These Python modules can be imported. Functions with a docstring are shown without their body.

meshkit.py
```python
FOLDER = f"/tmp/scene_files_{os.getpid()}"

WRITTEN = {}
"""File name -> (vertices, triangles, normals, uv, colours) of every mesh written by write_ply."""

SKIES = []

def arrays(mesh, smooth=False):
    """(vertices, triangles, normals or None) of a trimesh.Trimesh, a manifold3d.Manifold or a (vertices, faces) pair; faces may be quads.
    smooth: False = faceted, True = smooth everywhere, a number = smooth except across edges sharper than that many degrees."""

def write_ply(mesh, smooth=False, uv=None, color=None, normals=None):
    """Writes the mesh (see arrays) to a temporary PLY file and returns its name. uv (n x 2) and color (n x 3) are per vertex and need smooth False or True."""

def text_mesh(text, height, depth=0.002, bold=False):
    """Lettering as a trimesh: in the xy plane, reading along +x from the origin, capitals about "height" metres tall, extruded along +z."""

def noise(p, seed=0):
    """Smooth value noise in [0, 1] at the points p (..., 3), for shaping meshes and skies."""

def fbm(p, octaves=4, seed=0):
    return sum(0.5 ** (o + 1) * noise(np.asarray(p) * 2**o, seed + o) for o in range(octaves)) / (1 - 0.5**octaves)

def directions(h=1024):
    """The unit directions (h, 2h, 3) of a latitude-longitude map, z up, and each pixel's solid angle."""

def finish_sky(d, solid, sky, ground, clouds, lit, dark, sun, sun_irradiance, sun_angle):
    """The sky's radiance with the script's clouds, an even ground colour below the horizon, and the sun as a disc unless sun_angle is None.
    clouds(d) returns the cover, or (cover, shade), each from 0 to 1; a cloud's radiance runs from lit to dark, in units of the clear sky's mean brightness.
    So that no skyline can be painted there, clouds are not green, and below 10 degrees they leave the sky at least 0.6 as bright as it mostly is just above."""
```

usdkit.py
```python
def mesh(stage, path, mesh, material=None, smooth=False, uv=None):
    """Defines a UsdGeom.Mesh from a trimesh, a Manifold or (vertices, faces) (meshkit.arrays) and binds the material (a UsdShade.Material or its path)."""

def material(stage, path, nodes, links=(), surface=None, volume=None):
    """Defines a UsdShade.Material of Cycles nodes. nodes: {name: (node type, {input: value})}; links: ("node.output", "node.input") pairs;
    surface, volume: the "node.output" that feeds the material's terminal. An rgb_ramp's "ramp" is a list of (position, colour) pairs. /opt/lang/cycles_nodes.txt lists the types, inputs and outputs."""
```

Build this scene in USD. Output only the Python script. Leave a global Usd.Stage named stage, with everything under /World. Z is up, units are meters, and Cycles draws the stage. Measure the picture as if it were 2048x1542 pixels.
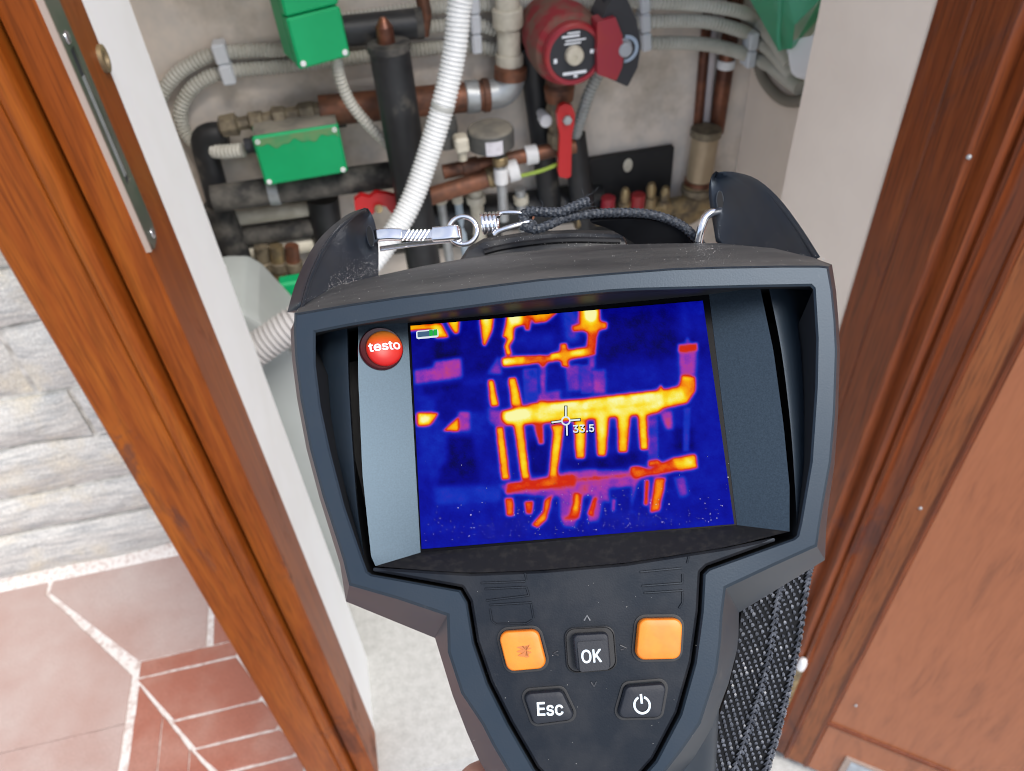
import math, random
import numpy as np
import trimesh, shapely, shapely.geometry as sg, shapely.ops
import usdkit, meshkit
from pxr import Usd, UsdGeom, UsdLux, UsdShade, Gf, Sdf, Vt

random.seed(7)
rng = np.random.default_rng(7)
stage = Usd.Stage.CreateInMemory()
UsdGeom.SetStageUpAxis(stage, "Z")
UsdGeom.SetStageMetersPerUnit(stage, 1.0)
UsdGeom.Xform.Define(stage, "/World")
stage.SetDefaultPrim(stage.GetPrimAtPath("/World"))
UsdGeom.Scope.Define(stage, "/World/Looks")

# ------------------------------------------------------------------ camera
# looking 42 degrees down, 10 degrees to the right of the cupboard's axis, rolled by 4 degrees
FP, PW, PH = 1540.0, 2048.0, 1542.0
EXPOSURE = 1.30
CAM = np.array([0.0, 0.0, 1.5])
_d = np.array([121 / FP, -1679 / FP, -1.0]); _d /= np.linalg.norm(_d)
_up = -_d
_hf = np.array([0, 0, -1.0]); _hf = _hf - _up * (_hf @ _up); _hf /= np.linalg.norm(_hf)
_rt = np.cross(_hf, _up)
AZ = math.radians(10)
RC = (np.outer([math.sin(AZ), math.cos(AZ), 0], _hf) + np.outer([math.cos(AZ), -math.sin(AZ), 0], _rt) + np.outer([0, 0, 1.0], _up))
cam = UsdGeom.Camera.Define(stage, "/World/camera")
_m = np.eye(4); _m[:3, :3] = RC.T; _m[3, :3] = CAM
cam.AddTransformOp().Set(Gf.Matrix4d(*_m.ravel().tolist()))
cam.CreateHorizontalApertureAttr(36.0)
cam.CreateVerticalApertureAttr(36.0 * PH / PW)
cam.CreateFocalLengthAttr(36.0 * FP / PW)
cam.CreateClippingRangeAttr(Gf.Vec2f(0.01, 200))
cam.CreateFStopAttr(31.0)
cam.CreateFocusDistanceAttr(0.183)
cam.CreateExposureAttr(EXPOSURE)

# ------------------------------------------------------------------ sky and sun (thin bright overcast, open shade in front of the house)
SUN_EL, SUN_AZ = math.radians(56), math.radians(152)
sunv = np.array([math.cos(SUN_EL) * math.sin(SUN_AZ), math.cos(SUN_EL) * math.cos(SUN_AZ), math.sin(SUN_EL)])
sky = UsdLux.DomeLight.Define(stage, "/World/sky")
sky.GetPrim().SetCustomDataByKey("kind", "structure")
skym = usdkit.material(stage, "/World/Looks/sky", {
    "s": ("sky_texture", {"sky_type": "single_scattering", "sun_disc": False, "sun_elevation": SUN_EL, "sun_rotation": SUN_AZ, "air_density": 1.0, "aerosol_density": 1.5}),
    "g": ("geometry", {}), "n": ("noise_texture", {"scale": 1.6, "detail": 5.0, "roughness": 0.55}),
    "r": ("map_range", {"from_min": 0.36, "from_max": 0.62, "to_min": 0.08, "to_max": 0.55, "clamp": True}),
    "x": ("mix_color", {"b": (6.0, 6.05, 6.2), "use_clamp": False}),
    "b": ("background_shader", {"strength": 0.10})},
    [("g.position", "n.vector"), ("n.fac", "r.value"), ("r.result", "x.fac"), ("s.color", "x.a"), ("x.result", "b.color")], surface="b.background")
UsdShade.MaterialBindingAPI.Apply(sky.GetPrim()).Bind(skym)
sun = UsdLux.DistantLight.Define(stage, "/World/sun")
sun.CreateIntensityAttr(0.37); sun.CreateAngleAttr(24.0); sun.CreateNormalizeAttr(True)
sun.CreateColorAttr(Gf.Vec3f(1.0, 0.955, 0.90))
_z = sunv; _x = np.cross([0, 0, 1.0], _z); _x /= np.linalg.norm(_x); _y = np.cross(_z, _x)
_m = np.eye(4); _m[0, :3], _m[1, :3], _m[2, :3] = _x, _y, _z
sun.AddTransformOp().Set(Gf.Matrix4d(*_m.ravel().tolist()))

# ------------------------------------------------------------------ measuring helpers: a sight line of the photograph met with a known plane
def ray(px, py): return RC @ np.array([(px - 1024) / FP, -(py - 771) / FP, -1.0])
def at(px, py, y=None, z=None, x=None):
    v = ray(px, py)
    t = (y - CAM[1]) / v[1] if y is not None else (z - CAM[2]) / v[2] if z is not None else (x - CAM[0]) / v[0]
    return CAM + v * t
def mpp(p):  # metres per photograph pixel at a point
    return -((RC.T @ (np.asarray(p) - CAM))[2]) / FP

# ------------------------------------------------------------------ mesh helpers
def cat(*ms): return trimesh.util.concatenate([m for m in ms if m is not None])
def tm(v, f):
    m = trimesh.Trimesh(np.asarray(v, float), np.asarray(f), process=False)
    return m
def hullm(pts): return trimesh.convex.convex_hull(np.asarray(pts, float))
def cbox(c, s, b=0.002):
    """chamfered box, centre c, sizes s"""
    h = np.asarray(s, float) / 2; b = min(b, h.min() * 0.9); p = []
    for sx in (-1, 1):
        for sy in (-1, 1):
            for sz in (-1, 1):
                k = np.array([sx, sy, sz])
                for i in range(3):
                    q = h - b; q[i] = h[i]; p.append(k * q)
    return hullm(np.array(p) + np.asarray(c))
def spl(pts, n=8):
    """Catmull-Rom through the points"""
    p = np.asarray(pts, float)
    if len(p) < 3: return np.array([p[0] + (p[1] - p[0]) * t for t in np.linspace(0, 1, n + 1)])
    q = np.vstack([2 * p[0] - p[1], p, 2 * p[-1] - p[-2]]); out = []
    for i in range(1, len(q) - 2):
        for t in np.arange(n) / n:
            a, b, c, d = q[i - 1:i + 3]
            out.append(0.5 * (2 * b + (c - a) * t + (2 * a - 5 * b + 4 * c - d) * t * t + (3 * b - a - 3 * c + d) * t ** 3))
    return np.vstack([out, p[-1]])
def resample(p, step):
    p = np.asarray(p, float); s = np.r_[0, np.cumsum(np.linalg.norm(np.diff(p, axis=0), axis=1))]
    n = max(2, int(s[-1] / step) + 1); t = np.linspace(0, s[-1], n)
    return np.stack([np.interp(t, s, p[:, k]) for k in range(p.shape[1])], 1), t
def frames(p):
    p = np.asarray(p, float); t = np.gradient(p, axis=0); t /= np.linalg.norm(t, axis=1, keepdims=True) + 1e-12
    a = np.array([0, 0, 1.0]) if abs(t[0][2]) < 0.9 else np.array([1.0, 0, 0])
    u = np.cross(t[0], a); u /= np.linalg.norm(u); U = [u]
    for i in range(1, len(p)):
        u = U[-1] - t[i] * (U[-1] @ t[i]); U.append(u / np.linalg.norm(u))
    U = np.array(U); return t, U, np.cross(t, U)
def grid_faces(a, b, wrap_b=True, wrap_a=False):
    f = []
    for i in range(a if wrap_a else a - 1):
        for j in range(b if wrap_b else b - 1):
            k, l, m, n = i * b + j, i * b + (j + 1) % b, ((i + 1) % a) * b + (j + 1) % b, ((i + 1) % a) * b + j
            f += [[k, l, m], [k, m, n]]
    return f
def tube(p, r, n=14, cap=True, flat=1.0, closed=False):
    p = np.asarray(p, float); r = np.broadcast_to(r, len(p)); t, U, V = frames(p)
    a = np.arange(n) / n * 2 * np.pi
    v = (p[:, None] + r[:, None, None] * (np.cos(a)[None, :, None] * U[:, None] + flat * np.sin(a)[None, :, None] * V[:, None])).reshape(-1, 3)
    f = grid_faces(len(p), n, True, closed)
    if cap and not closed:
        v = np.vstack([v, p[0], p[-1]]); o = len(p) * n
        f += [[o, (j + 1) % n, j] for j in range(n)] + [[o + 1, (len(p) - 1) * n + j, (len(p) - 1) * n + (j + 1) % n] for j in range(n)]
    m = tm(v, f); 
    if m.volume < 0: m.invert()
    return m
def lathe(p0, p1, prof, n=24):
    """prof: (fraction along p0-p1, radius)"""
    p0, p1 = np.asarray(p0, float), np.asarray(p1, float); d = p1 - p0; L = np.linalg.norm(d); d /= L
    a = np.array([0, 0, 1.0]) if abs(d[2]) < 0.9 else np.array([1.0, 0, 0]); u = np.cross(d, a); u /= np.linalg.norm(u); w = np.cross(d, u)
    an = np.arange(n) / n * 2 * np.pi
    v = np.array([[p0 + d * L * t + r * (math.cos(x) * u + math.sin(x) * w) for x in an] for t, r in prof]).reshape(-1, 3)
    f = grid_faces(len(prof), n); v = np.vstack([v, p0 + d * L * prof[0][0], p0 + d * L * prof[-1][0]]); o = len(prof) * n
    f += [[o, (j + 1) % n, j] for j in range(n)] + [[o + 1, (len(prof) - 1) * n + j, (len(prof) - 1) * n + (j + 1) % n] for j in range(n)]
    m = tm(v, f)
    if m.volume < 0: m.invert()
    return m
def corr(p, r, pitch=0.0056, depth=0.10, n=14):
    """corrugated flexible tube along a smooth path"""
    q, s = resample(spl(p, 10), pitch / 5)
    return tube(q, r * (1 - depth / 2 + depth * (0.5 + 0.5 * np.cos(2 * np.pi * s / pitch)) ** 0.7), n)
def loft(rings, cap0=True, cap1=True):
    """closed rings of equal count; caps are fans about the middle"""
    k, n = len(rings), len(rings[0]); v = np.vstack(rings); f = grid_faces(k, n)
    if cap0: v = np.vstack([v, np.mean(rings[0], 0)]); f += [[len(v) - 1, (j + 1) % n, j] for j in range(n)]
    if cap1: v = np.vstack([v, np.mean(rings[-1], 0)]); f += [[len(v) - 1, (k - 1) * n + j, (k - 1) * n + (j + 1) % n] for j in range(n)]
    m = tm(v, f)
    if m.volume < 0: m.invert()
    return m
def vprism(plan, z0, z1, seg=1):
    """plan polygon (x, y) extruded upwards"""
    m = trimesh.creation.extrude_polygon(sg.Polygon(plan).buffer(0), z1 - z0, engine="earcut"); m.apply_translation([0, 0, z0]); return m
def extr(poly, h):
    gs = [poly] if poly.geom_type == "Polygon" else [g for g in poly.geoms if g.geom_type == "Polygon"]
    return cat(*[trimesh.creation.extrude_polygon(g, h, engine="earcut") for g in gs])
def mapm(m, fn):
    m = m.copy(); m.vertices = np.array([fn(*p) for p in m.vertices]); 
    return m
def rounded(pts, r, n=5):
    return sg.Polygon(pts).buffer(-r).buffer(r, quad_segs=n)
def ball(c, r, sub=2, s=(1, 1, 1)):
    m = trimesh.creation.icosphere(sub, 1.0); m.vertices = m.vertices * r * np.asarray(s) + np.asarray(c); return m

# ------------------------------------------------------------------ scene tree helpers
used = {}
def pathname(parent, name):
    k = used.get((parent, name), 0); used[(parent, name)] = k + 1
    return f"{parent}/{name}" if k == 0 else f"{parent}/{name}_{k:03d}"
GROUPS = {"conduit": "grey corrugated conduits in the cupboard", "insulated_pipe": "black foam-covered pipes in the cupboard", "conduit_clip": "pale clips holding the conduits", "junction_box": "green junction boxes in the cupboard", "tail_pipe": "slim tail pipes below the copper pair", "cream_pipe": "cream pipes in the cupboard", "copper_pipe": "copper pipes in the cupboard", "copper_riser": "brown risers in the right corner"}
def tag(p, label=None, cat_=None, group=None, kind=None):
    p = p.GetPrim() if hasattr(p, "GetPrim") else p
    group = group or (GROUPS.get(p.GetName().rstrip("0123456789").rstrip("_")) if cat_ else None)
    for k, v in (("label", label), ("category", cat_), ("group", group), ("kind", kind)):
        if v: p.SetCustomDataByKey(k, v)
    return p
class Thing:
    """an Xform at the thing's base whose children are its parts (given in world coordinates, or in the frame `frame`)"""
    def __init__(s, name, label=None, cat_=None, base=(0, 0, 0), group=None, kind=None, frame=None):
        s.path = pathname("/World", name); s.x = UsdGeom.Xform.Define(stage, s.path); s.base = np.asarray(base, float); s.frame = frame
        if frame is None: s.x.AddTranslateOp().Set(Gf.Vec3d(*s.base.tolist()))
        else: s.x.AddTransformOp().Set(frame)
        tag(s.x, label, cat_, group, kind)
    def add(s, name, m, mat, smooth=35, under=None, kind=None, label=None):
        p = pathname(under or s.path, name); m = m.copy()
        if s.frame is None: m.apply_translation(-s.base)
        q = usdkit.mesh(stage, p, m, mat, smooth); tag(q, label, kind=kind); return p
def single(name, m, mat, label=None, cat_=None, smooth=35, group=None, kind=None):
    b = m.bounds; base = np.array([(b[0][0] + b[1][0]) / 2, (b[0][1] + b[1][1]) / 2, b[0][2]]); m = m.copy(); m.apply_translation(-base)
    q = usdkit.mesh(stage, pathname("/World", name), m, mat, smooth); q.AddTranslateOp().Set(Gf.Vec3d(*base.tolist()))
    tag(q, label, cat_, group, kind); return q

# ------------------------------------------------------------------ materials
def lin(*c):
    c = np.array(c, float) / 255; return tuple(np.where(c <= 0.04045, c / 12.92, ((c + 0.055) / 1.055) ** 2.4))
def M(name, col, rough=0.5, metal=0.0, col2=None, ns=8.0, lo=0.42, hi=0.62, stretch=(1, 1, 1), detail=5.0, grain=0.0, gs=900.0, bump=0.0, bs=200.0, bd=0.001,
      spec=0.5, coat=0.0, obj=False, rough2=None, col3=None, ns3=20.0, lo3=0.55, hi3=0.66, trans=0.0, distort=0.0, bstretch=(1, 1, 1), tint=(1, 1, 1)):
    n = {"p": ("principled_bsdf", {"roughness": rough, "metallic": metal, "specular_ior_level": spec, "coat_weight": coat, "base_color": col, "transmission_weight": trans, "specular_tint": tint}),
         "t": ("texture_coordinate", {}), "g": ("geometry", {}), "m": ("mapping", {"scale": stretch}), "mb": ("mapping", {"scale": bstretch})}
    src = "t.object" if obj else "g.position"
    l = [(src, "m.vector"), (src, "mb.vector")]; out = None
    if col2 is not None:
        n["n"] = ("noise_texture", {"scale": ns, "detail": detail, "roughness": 0.6, "distortion": distort}); n["r"] = ("map_range", {"from_min": lo, "from_max": hi, "clamp": True}); n["x"] = ("mix_color", {"a": col, "b": col2})
        l += [("m.vector", "n.vector"), ("n.fac", "r.value"), ("r.result", "x.fac")]; out = "x.result"
        if rough2 is not None:
            n["rr"] = ("map_range", {"from_min": lo, "from_max": hi, "to_min": rough, "to_max": rough2, "clamp": True}); l += [("n.fac", "rr.value"), ("rr.result", "p.roughness")]
    if col3 is not None:
        n["n3"] = ("noise_texture", {"scale": ns3, "detail": 6.0, "roughness": 0.65}); n["r3"] = ("map_range", {"from_min": lo3, "from_max": hi3, "clamp": True}); n["x3"] = ("mix_color", {"a": col, "b": col3})
        l += [(src, "n3.vector"), ("n3.fac", "r3.value"), ("r3.result", "x3.fac")]
        if out: l.append((out, "x3.a"))
        out = "x3.result"
    if grain:
        n["ng"] = ("noise_texture", {"scale": gs, "detail": 2.0}); n["rg"] = ("map_range", {"from_min": 0.3, "from_max": 0.7, "to_min": 1 - grain, "to_max": 1 + grain, "clamp": True}); n["xg"] = ("mix_color", {"blend_type": "multiply", "fac": 1.0, "a": col, "use_clamp": False})
        n["cg"] = ("combine_xyz", {})
        l += [(src, "ng.vector"), ("ng.fac", "rg.value"), ("rg.result", "cg.x"), ("rg.result", "cg.y"), ("rg.result", "cg.z"), ("cg.vector", "xg.b")]
        if out: l.append((out, "xg.a"))
        out = "xg.result"
    if out: l.append((out, "p.base_color"))
    if bump:
        n["nb"] = ("noise_texture", {"scale": bs, "detail": 4.0}); n["b"] = ("bump", {"strength": bump, "distance": bd}); l += [("mb.vector", "nb.vector"), ("nb.fac", "b.height"), ("b.normal", "p.normal")]
    return usdkit.material(stage, "/World/Looks/" + name, n, l, surface="p.BSDF")

plaster = M("plaster", (0.72, 0.63, 0.545), 0.85, col3=(0.34, 0.28, 0.21), ns3=4.5, lo3=0.52, hi3=0.74, col2=(0.58, 0.53, 0.48), ns=11, bump=0.25, bs=120, grain=0.06)
plaster_white = M("plaster_white", (0.84, 0.85, 0.855), 0.7, col2=(0.81, 0.815, 0.81), ns=6, bump=0.15, bs=150)
plaster_beige = M("plaster_beige", (0.78, 0.68, 0.585), 0.75, col2=(0.74, 0.64, 0.55), ns=5, bump=0.15, bs=120)
concrete = M("concrete", (0.45, 0.45, 0.435), 0.9, col2=(0.36, 0.36, 0.345), ns=60, lo=0.4, hi=0.75, grain=0.2, gs=420, col3=(0.30, 0.29, 0.265), ns3=130, lo3=0.62, hi3=0.72, bump=0.4, bs=160)
def wood(name, a, b, dark, st, rough=0.40, ns=1.0, spec=0.26, wear=0.6, pore=0.45):
    """stained timber: grain and pores drawn out along the boards, and purplish worn patches"""
    n = {"g": ("geometry", {}), "m": ("mapping", {"scale": st}), "n": ("noise_texture", {"scale": 46.0, "detail": 7.0, "roughness": 0.66, "distortion": 0.9}),
         "r": ("rgb_ramp", {"ramp": [(0.30, tuple(0.74 * np.array(a))), (0.48, a), (0.70, b)]}),
         "nw": ("noise_texture", {"scale": 9.0 * ns, "detail": 9.0, "roughness": 0.74, "distortion": 0.6}), "mw": ("mapping", {"scale": (1, 1, 0.5)}), "rw": ("map_range", {"from_min": 0.57, "from_max": 0.64, "to_max": wear, "clamp": True}),
         "x": ("mix_color", {"b": dark}), "nf": ("noise_texture", {"scale": 420.0, "detail": 3.0, "roughness": 0.6}), "mf": ("mapping", {"scale": (1, 1, st[2] * 0.45)}),
         "rp": ("map_range", {"from_min": 0.36, "from_max": 0.52, "to_min": 1 - pore, "to_max": 1.0, "clamp": True}), "cp": ("combine_xyz", {}), "xp": ("mix_color", {"blend_type": "multiply", "fac": 1.0}),
         "b": ("bump", {"strength": 0.30, "distance": 0.0006}), "rr": ("map_range", {"from_min": 0.55, "from_max": 0.7, "to_min": rough, "to_max": rough + 0.25, "clamp": True}),
         "p": ("principled_bsdf", {"roughness": rough, "specular_ior_level": spec})}
    l = [("g.position", "m.vector"), ("m.vector", "n.vector"), ("n.fac", "r.fac"), ("r.color", "x.a"), ("g.position", "mw.vector"), ("mw.vector", "nw.vector"), ("nw.fac", "rw.value"), ("rw.result", "x.fac"),
         ("x.result", "xp.a"), ("nf.fac", "rp.value"), ("rp.result", "cp.x"), ("rp.result", "cp.y"), ("rp.result", "cp.z"), ("cp.vector", "xp.b"), ("xp.result", "p.base_color"),
         ("g.position", "mf.vector"), ("mf.vector", "nf.vector"), ("nf.fac", "b.height"), ("b.normal", "p.normal"), ("nw.fac", "rr.value"), ("rr.result", "p.roughness")]
    return usdkit.material(stage, "/World/Looks/" + name, n, l, surface="p.BSDF")
wood_frame = wood("wood_frame", (0.215, 0.048, 0.0055), (0.295, 0.080, 0.009), (0.075, 0.034, 0.028), (1, 1, 0.08), pore=0.3, spec=0.17)
wood_door = wood("wood_door", (0.150, 0.032, 0.007), (0.210, 0.050, 0.011), (0.075, 0.028, 0.024), (1, 1, 0.07), 0.36, 0.7, 0.35)
wood_panel_sheen = wood("wood_panel_sheen", (0.325, 0.104, 0.040), (0.355, 0.118, 0.047), (0.28, 0.095, 0.045), (1, 1, 0.12), 0.28, 0.4, 0.5, 0.25, 0.10)  # lighter veneer colour that also carries the panel's pinkish sheen
stone = M("stone", (0.58, 0.565, 0.53), 0.85, col2=(0.37, 0.375, 0.37), ns=20, stretch=(0.5, 1, 4.5), detail=11.0, lo=0.44, hi=0.66, grain=0.4, gs=420, col3=(0.60, 0.54, 0.43), ns3=6, lo3=0.5, hi3=0.7, bump=0.8, bs=130, bd=0.004)
mortar = M("mortar", (0.60, 0.58, 0.54), 0.95, col2=(0.34, 0.32, 0.29), ns=30, bump=0.5, bs=150)
terra = M("terracotta", (0.30, 0.105, 0.068), 0.45, col2=(0.36, 0.19, 0.145), ns=6, lo=0.42, hi=0.75, grain=0.25, gs=350, bump=0.3, bs=200)
terra_pale = M("terracotta_pale", (0.37, 0.245, 0.21), 0.45, col2=(0.44, 0.36, 0.33), ns=4, lo=0.35, hi=0.75, grain=0.2, gs=400, bump=0.3, bs=200)
grout = M("grout", (0.66, 0.62, 0.585), 0.9, col2=(0.46, 0.36, 0.32), ns=70, lo=0.46, hi=0.68, bump=0.4, bs=300)
black_foam = M("black_foam", (0.008, 0.0085, 0.010), 0.5, col2=(0.016, 0.017, 0.019), ns=14, col3=(0.10, 0.09, 0.075), ns3=22, lo3=0.6, hi3=0.8, bump=0.3, bs=250)
dusty_foam = M("dusty_foam", (0.018, 0.018, 0.018), 0.8, col2=(0.12, 0.11, 0.095), ns=26, lo=0.4, hi=0.68, bump=0.4, bs=200)
copper = M("copper", (0.23, 0.092, 0.05), 0.5, 0.45, col2=(0.085, 0.045, 0.032), ns=26, lo=0.42, hi=0.66, rough2=0.6)
copper_dark = M("copper_dark", (0.085, 0.032, 0.02), 0.4, 0.5, col2=(0.20, 0.075, 0.04), ns=24)
brass = M("brass", (0.36, 0.27, 0.14), 0.45, 0.7, col2=(0.16, 0.125, 0.085), ns=40, lo=0.4, hi=0.65, rough2=0.7)
brass_dirty = M("brass_dirty", (0.22, 0.18, 0.12), 0.6, 0.4, col2=(0.11, 0.09, 0.065), ns=60)
galv = M("galvanised", (0.42, 0.44, 0.45), 0.45, 0.6, col2=(0.36, 0.37, 0.375), ns=60)
steel = M("steel", (0.62, 0.62, 0.64), 0.22, 1.0, obj=True, col2=(0.52, 0.52, 0.54), ns=300)
chrome = M("chrome", (0.78, 0.78, 0.80), 0.12, 1.0, obj=True)
conduit_m = M("conduit", (0.50, 0.485, 0.43), 0.6, col2=(0.40, 0.385, 0.33), ns=12)
conduit_grey = M("conduit_grey", (0.42, 0.43, 0.41), 0.6, col2=(0.36, 0.36, 0.34), ns=12)
hose_white = M("hose_white", (0.70, 0.71, 0.71), 0.5, col2=(0.62, 0.63, 0.63), ns=9)
clip_m = M("clip_plastic", (0.58, 0.60, 0.63), 0.5)
cream = M("cream_plastic", (0.60, 0.56, 0.46), 0.55, col2=(0.47, 0.43, 0.34), ns=30)
white_plastic = M("white_plastic", (0.72, 0.72, 0.72), 0.45)
green = M("green_plastic", (0.004, 0.32, 0.11), 0.42, spec=0.3, col2=(0.006, 0.35, 0.125), ns=10, col3=(0.10, 0.23, 0.08), ns3=14, lo3=0.62, hi3=0.8)
green_dust = M("green_dusty", (0.12, 0.25, 0.10), 0.7, col2=(0.03, 0.27, 0.10), ns=20)
red_paint = M("red_paint", (0.27, 0.016, 0.03), 0.42, col2=(0.28, 0.02, 0.022), ns=20)
red_dust = M("red_dusty", (0.16, 0.085, 0.062), 0.85, col2=(0.25, 0.016, 0.025), ns=22, lo=0.44, hi=0.60)
red_handle = M("red_handle", (0.50, 0.012, 0.014), 0.35)
black_plastic = M("black_plastic", (0.018, 0.02, 0.026), 0.45)
grey_dark = M("dark_grey_plastic", (0.055, 0.06, 0.062), 0.5, col2=(0.10, 0.095, 0.085), ns=20)
dust_grey = M("dusty_cap", (0.23, 0.21, 0.17), 0.9, col2=(0.15, 0.14, 0.12), ns=25)
paper = M("paper_label", (0.66, 0.64, 0.68), 0.6, col2=(0.5, 0.48, 0.52), ns=150, lo=0.5, hi=0.7)
print_white = M("print_white", (0.75, 0.78, 0.82), 0.5)
green_wire = M("earth_wire", (0.30, 0.42, 0.06), 0.5)
tank_m = M("tank_plastic", (0.36, 0.385, 0.378), 0.5, col2=(0.33, 0.352, 0.345), ns=6)
plate_m = M("strike_plate", (0.10, 0.115, 0.085), 0.38, 0.6, col2=(0.15, 0.15, 0.12), ns=30)
green_clear = usdkit.material(stage, "/World/Looks/green_clear", {
    "p": ("principled_bsdf", {"base_color": (0.16, 0.46, 0.33), "roughness": 0.22, "specular_ior_level": 0.6}), "t": ("translucent_bsdf", {"color": (0.2, 0.7, 0.48)}), "tr": ("transparent_bsdf", {"color": (0.55, 0.92, 0.76)}),
    "a": ("mix_closure", {"fac": 0.5}), "b": ("mix_closure", {"fac": 0.4})},
    [("p.BSDF", "a.closure1"), ("t.BSDF", "a.closure2"), ("a.closure", "b.closure1"), ("tr.BSDF", "b.closure2")], surface="b.closure")

# ================================================================== THE SETTING
ZG, ZF, ZT = -0.32, 0.0, 2.15      # ground outside, cupboard floor, top of the cupboard
YB = 1.36                          # back wall of the cupboard
def block(x0, x1, y0, y1, z0, z1): return trimesh.creation.box(bounds=[[x0, y0, z0], [x1, y1, z1]])
def struct(name, m, mat, smooth=False): return single(name, m, mat, smooth=smooth, kind="structure")

struct("ground", block(-12, 12, -12, 4, ZG - 0.05, ZG - 0.012), concrete)
struct("cupboard_floor", block(-0.335, 0.745, 0.62, YB, ZG + 0.002, ZF), concrete)
wall = Thing("cupboard_wall", kind="structure")
wall.add("back_wall", block(-0.36, 0.77, YB, YB + 0.12, ZG, ZT), plaster, False)
wall.add("side_wall", block(-0.36, -0.335, 0.876, YB - 0.002, ZG, ZT), plaster, False)
wall.add("side_wall", block(0.745, 0.77, 0.948, YB - 0.002, ZG, ZT), plaster_beige, False)
wall.add("reveal", cbox((-0.2745, 0.795, (ZG + ZT) / 2), (0.155, 0.161, ZT - ZG), 0.003), plaster_white, False)
wall.add("reveal", cbox((0.685, 0.8405, (ZG + ZT) / 2), (0.17, 0.213, ZT - ZG), 0.004), plaster_beige, False)
wall.add("ceiling", block(-0.36, 0.77, 0.6, YB + 0.12, ZT + 0.002, ZT + 0.1), plaster_white, False)

# ---- left and right door jambs: plan sections extruded upwards
def qarc(cx, cy, r, a0, a1, n=5): return [(cx + r * math.cos(a), cy + r * math.sin(a)) for a in np.radians(np.linspace(a0, a1, n))]
df = Thing("door_frame", "stained timber frame round the open cupboard with a long metal strike plate", "door frame", base=(-0.2, 0.65, ZG))
casing = [(-0.2985, 0.70), (-0.2985, 0.607)] + qarc(-0.2935, 0.607, 0.005, 180, 270, 4) + [(-0.251, 0.602)] + qarc(-0.249, 0.606, 0.005, 250, 330, 3) + qarc(-0.237, 0.608, 0.0085, 200, 360, 7) + [(-0.2285, 0.628), (-0.2285, 0.70)]
df.add("casing", vprism(casing, ZG, ZT), wood_frame, 30)
jamb = [(-0.2275, 0.70), (-0.2275, 0.626)] + [(-0.224, 0.618)] + [(-0.1995, 0.6155)] + qarc(-0.1982, 0.6185, 0.003, 270, 360, 4) + [(-0.1952, 0.7125), (-0.2275, 0.7125)]
df.add("jamb", vprism(jamb, ZG, ZT), wood_frame, 30)
rj = [(0.70, 0.732), (0.5985, 0.732), (0.5985, 0.684), (0.6005, 0.6825), (0.6005, 0.680), (0.5985, 0.6785), (0.5985, 0.626)] + qarc(0.6015, 0.626, 0.003, 180, 260, 4) + [(0.6165, 0.622), (0.6165, 0.604), (0.70, 0.604)]
df.add("jamb", vprism(rj, ZG, ZT), wood_door, 30)
df.add("head_rail", block(-0.2275, 0.70, 0.62, 0.73, ZT - 0.08, ZT), wood_frame, False)
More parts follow.
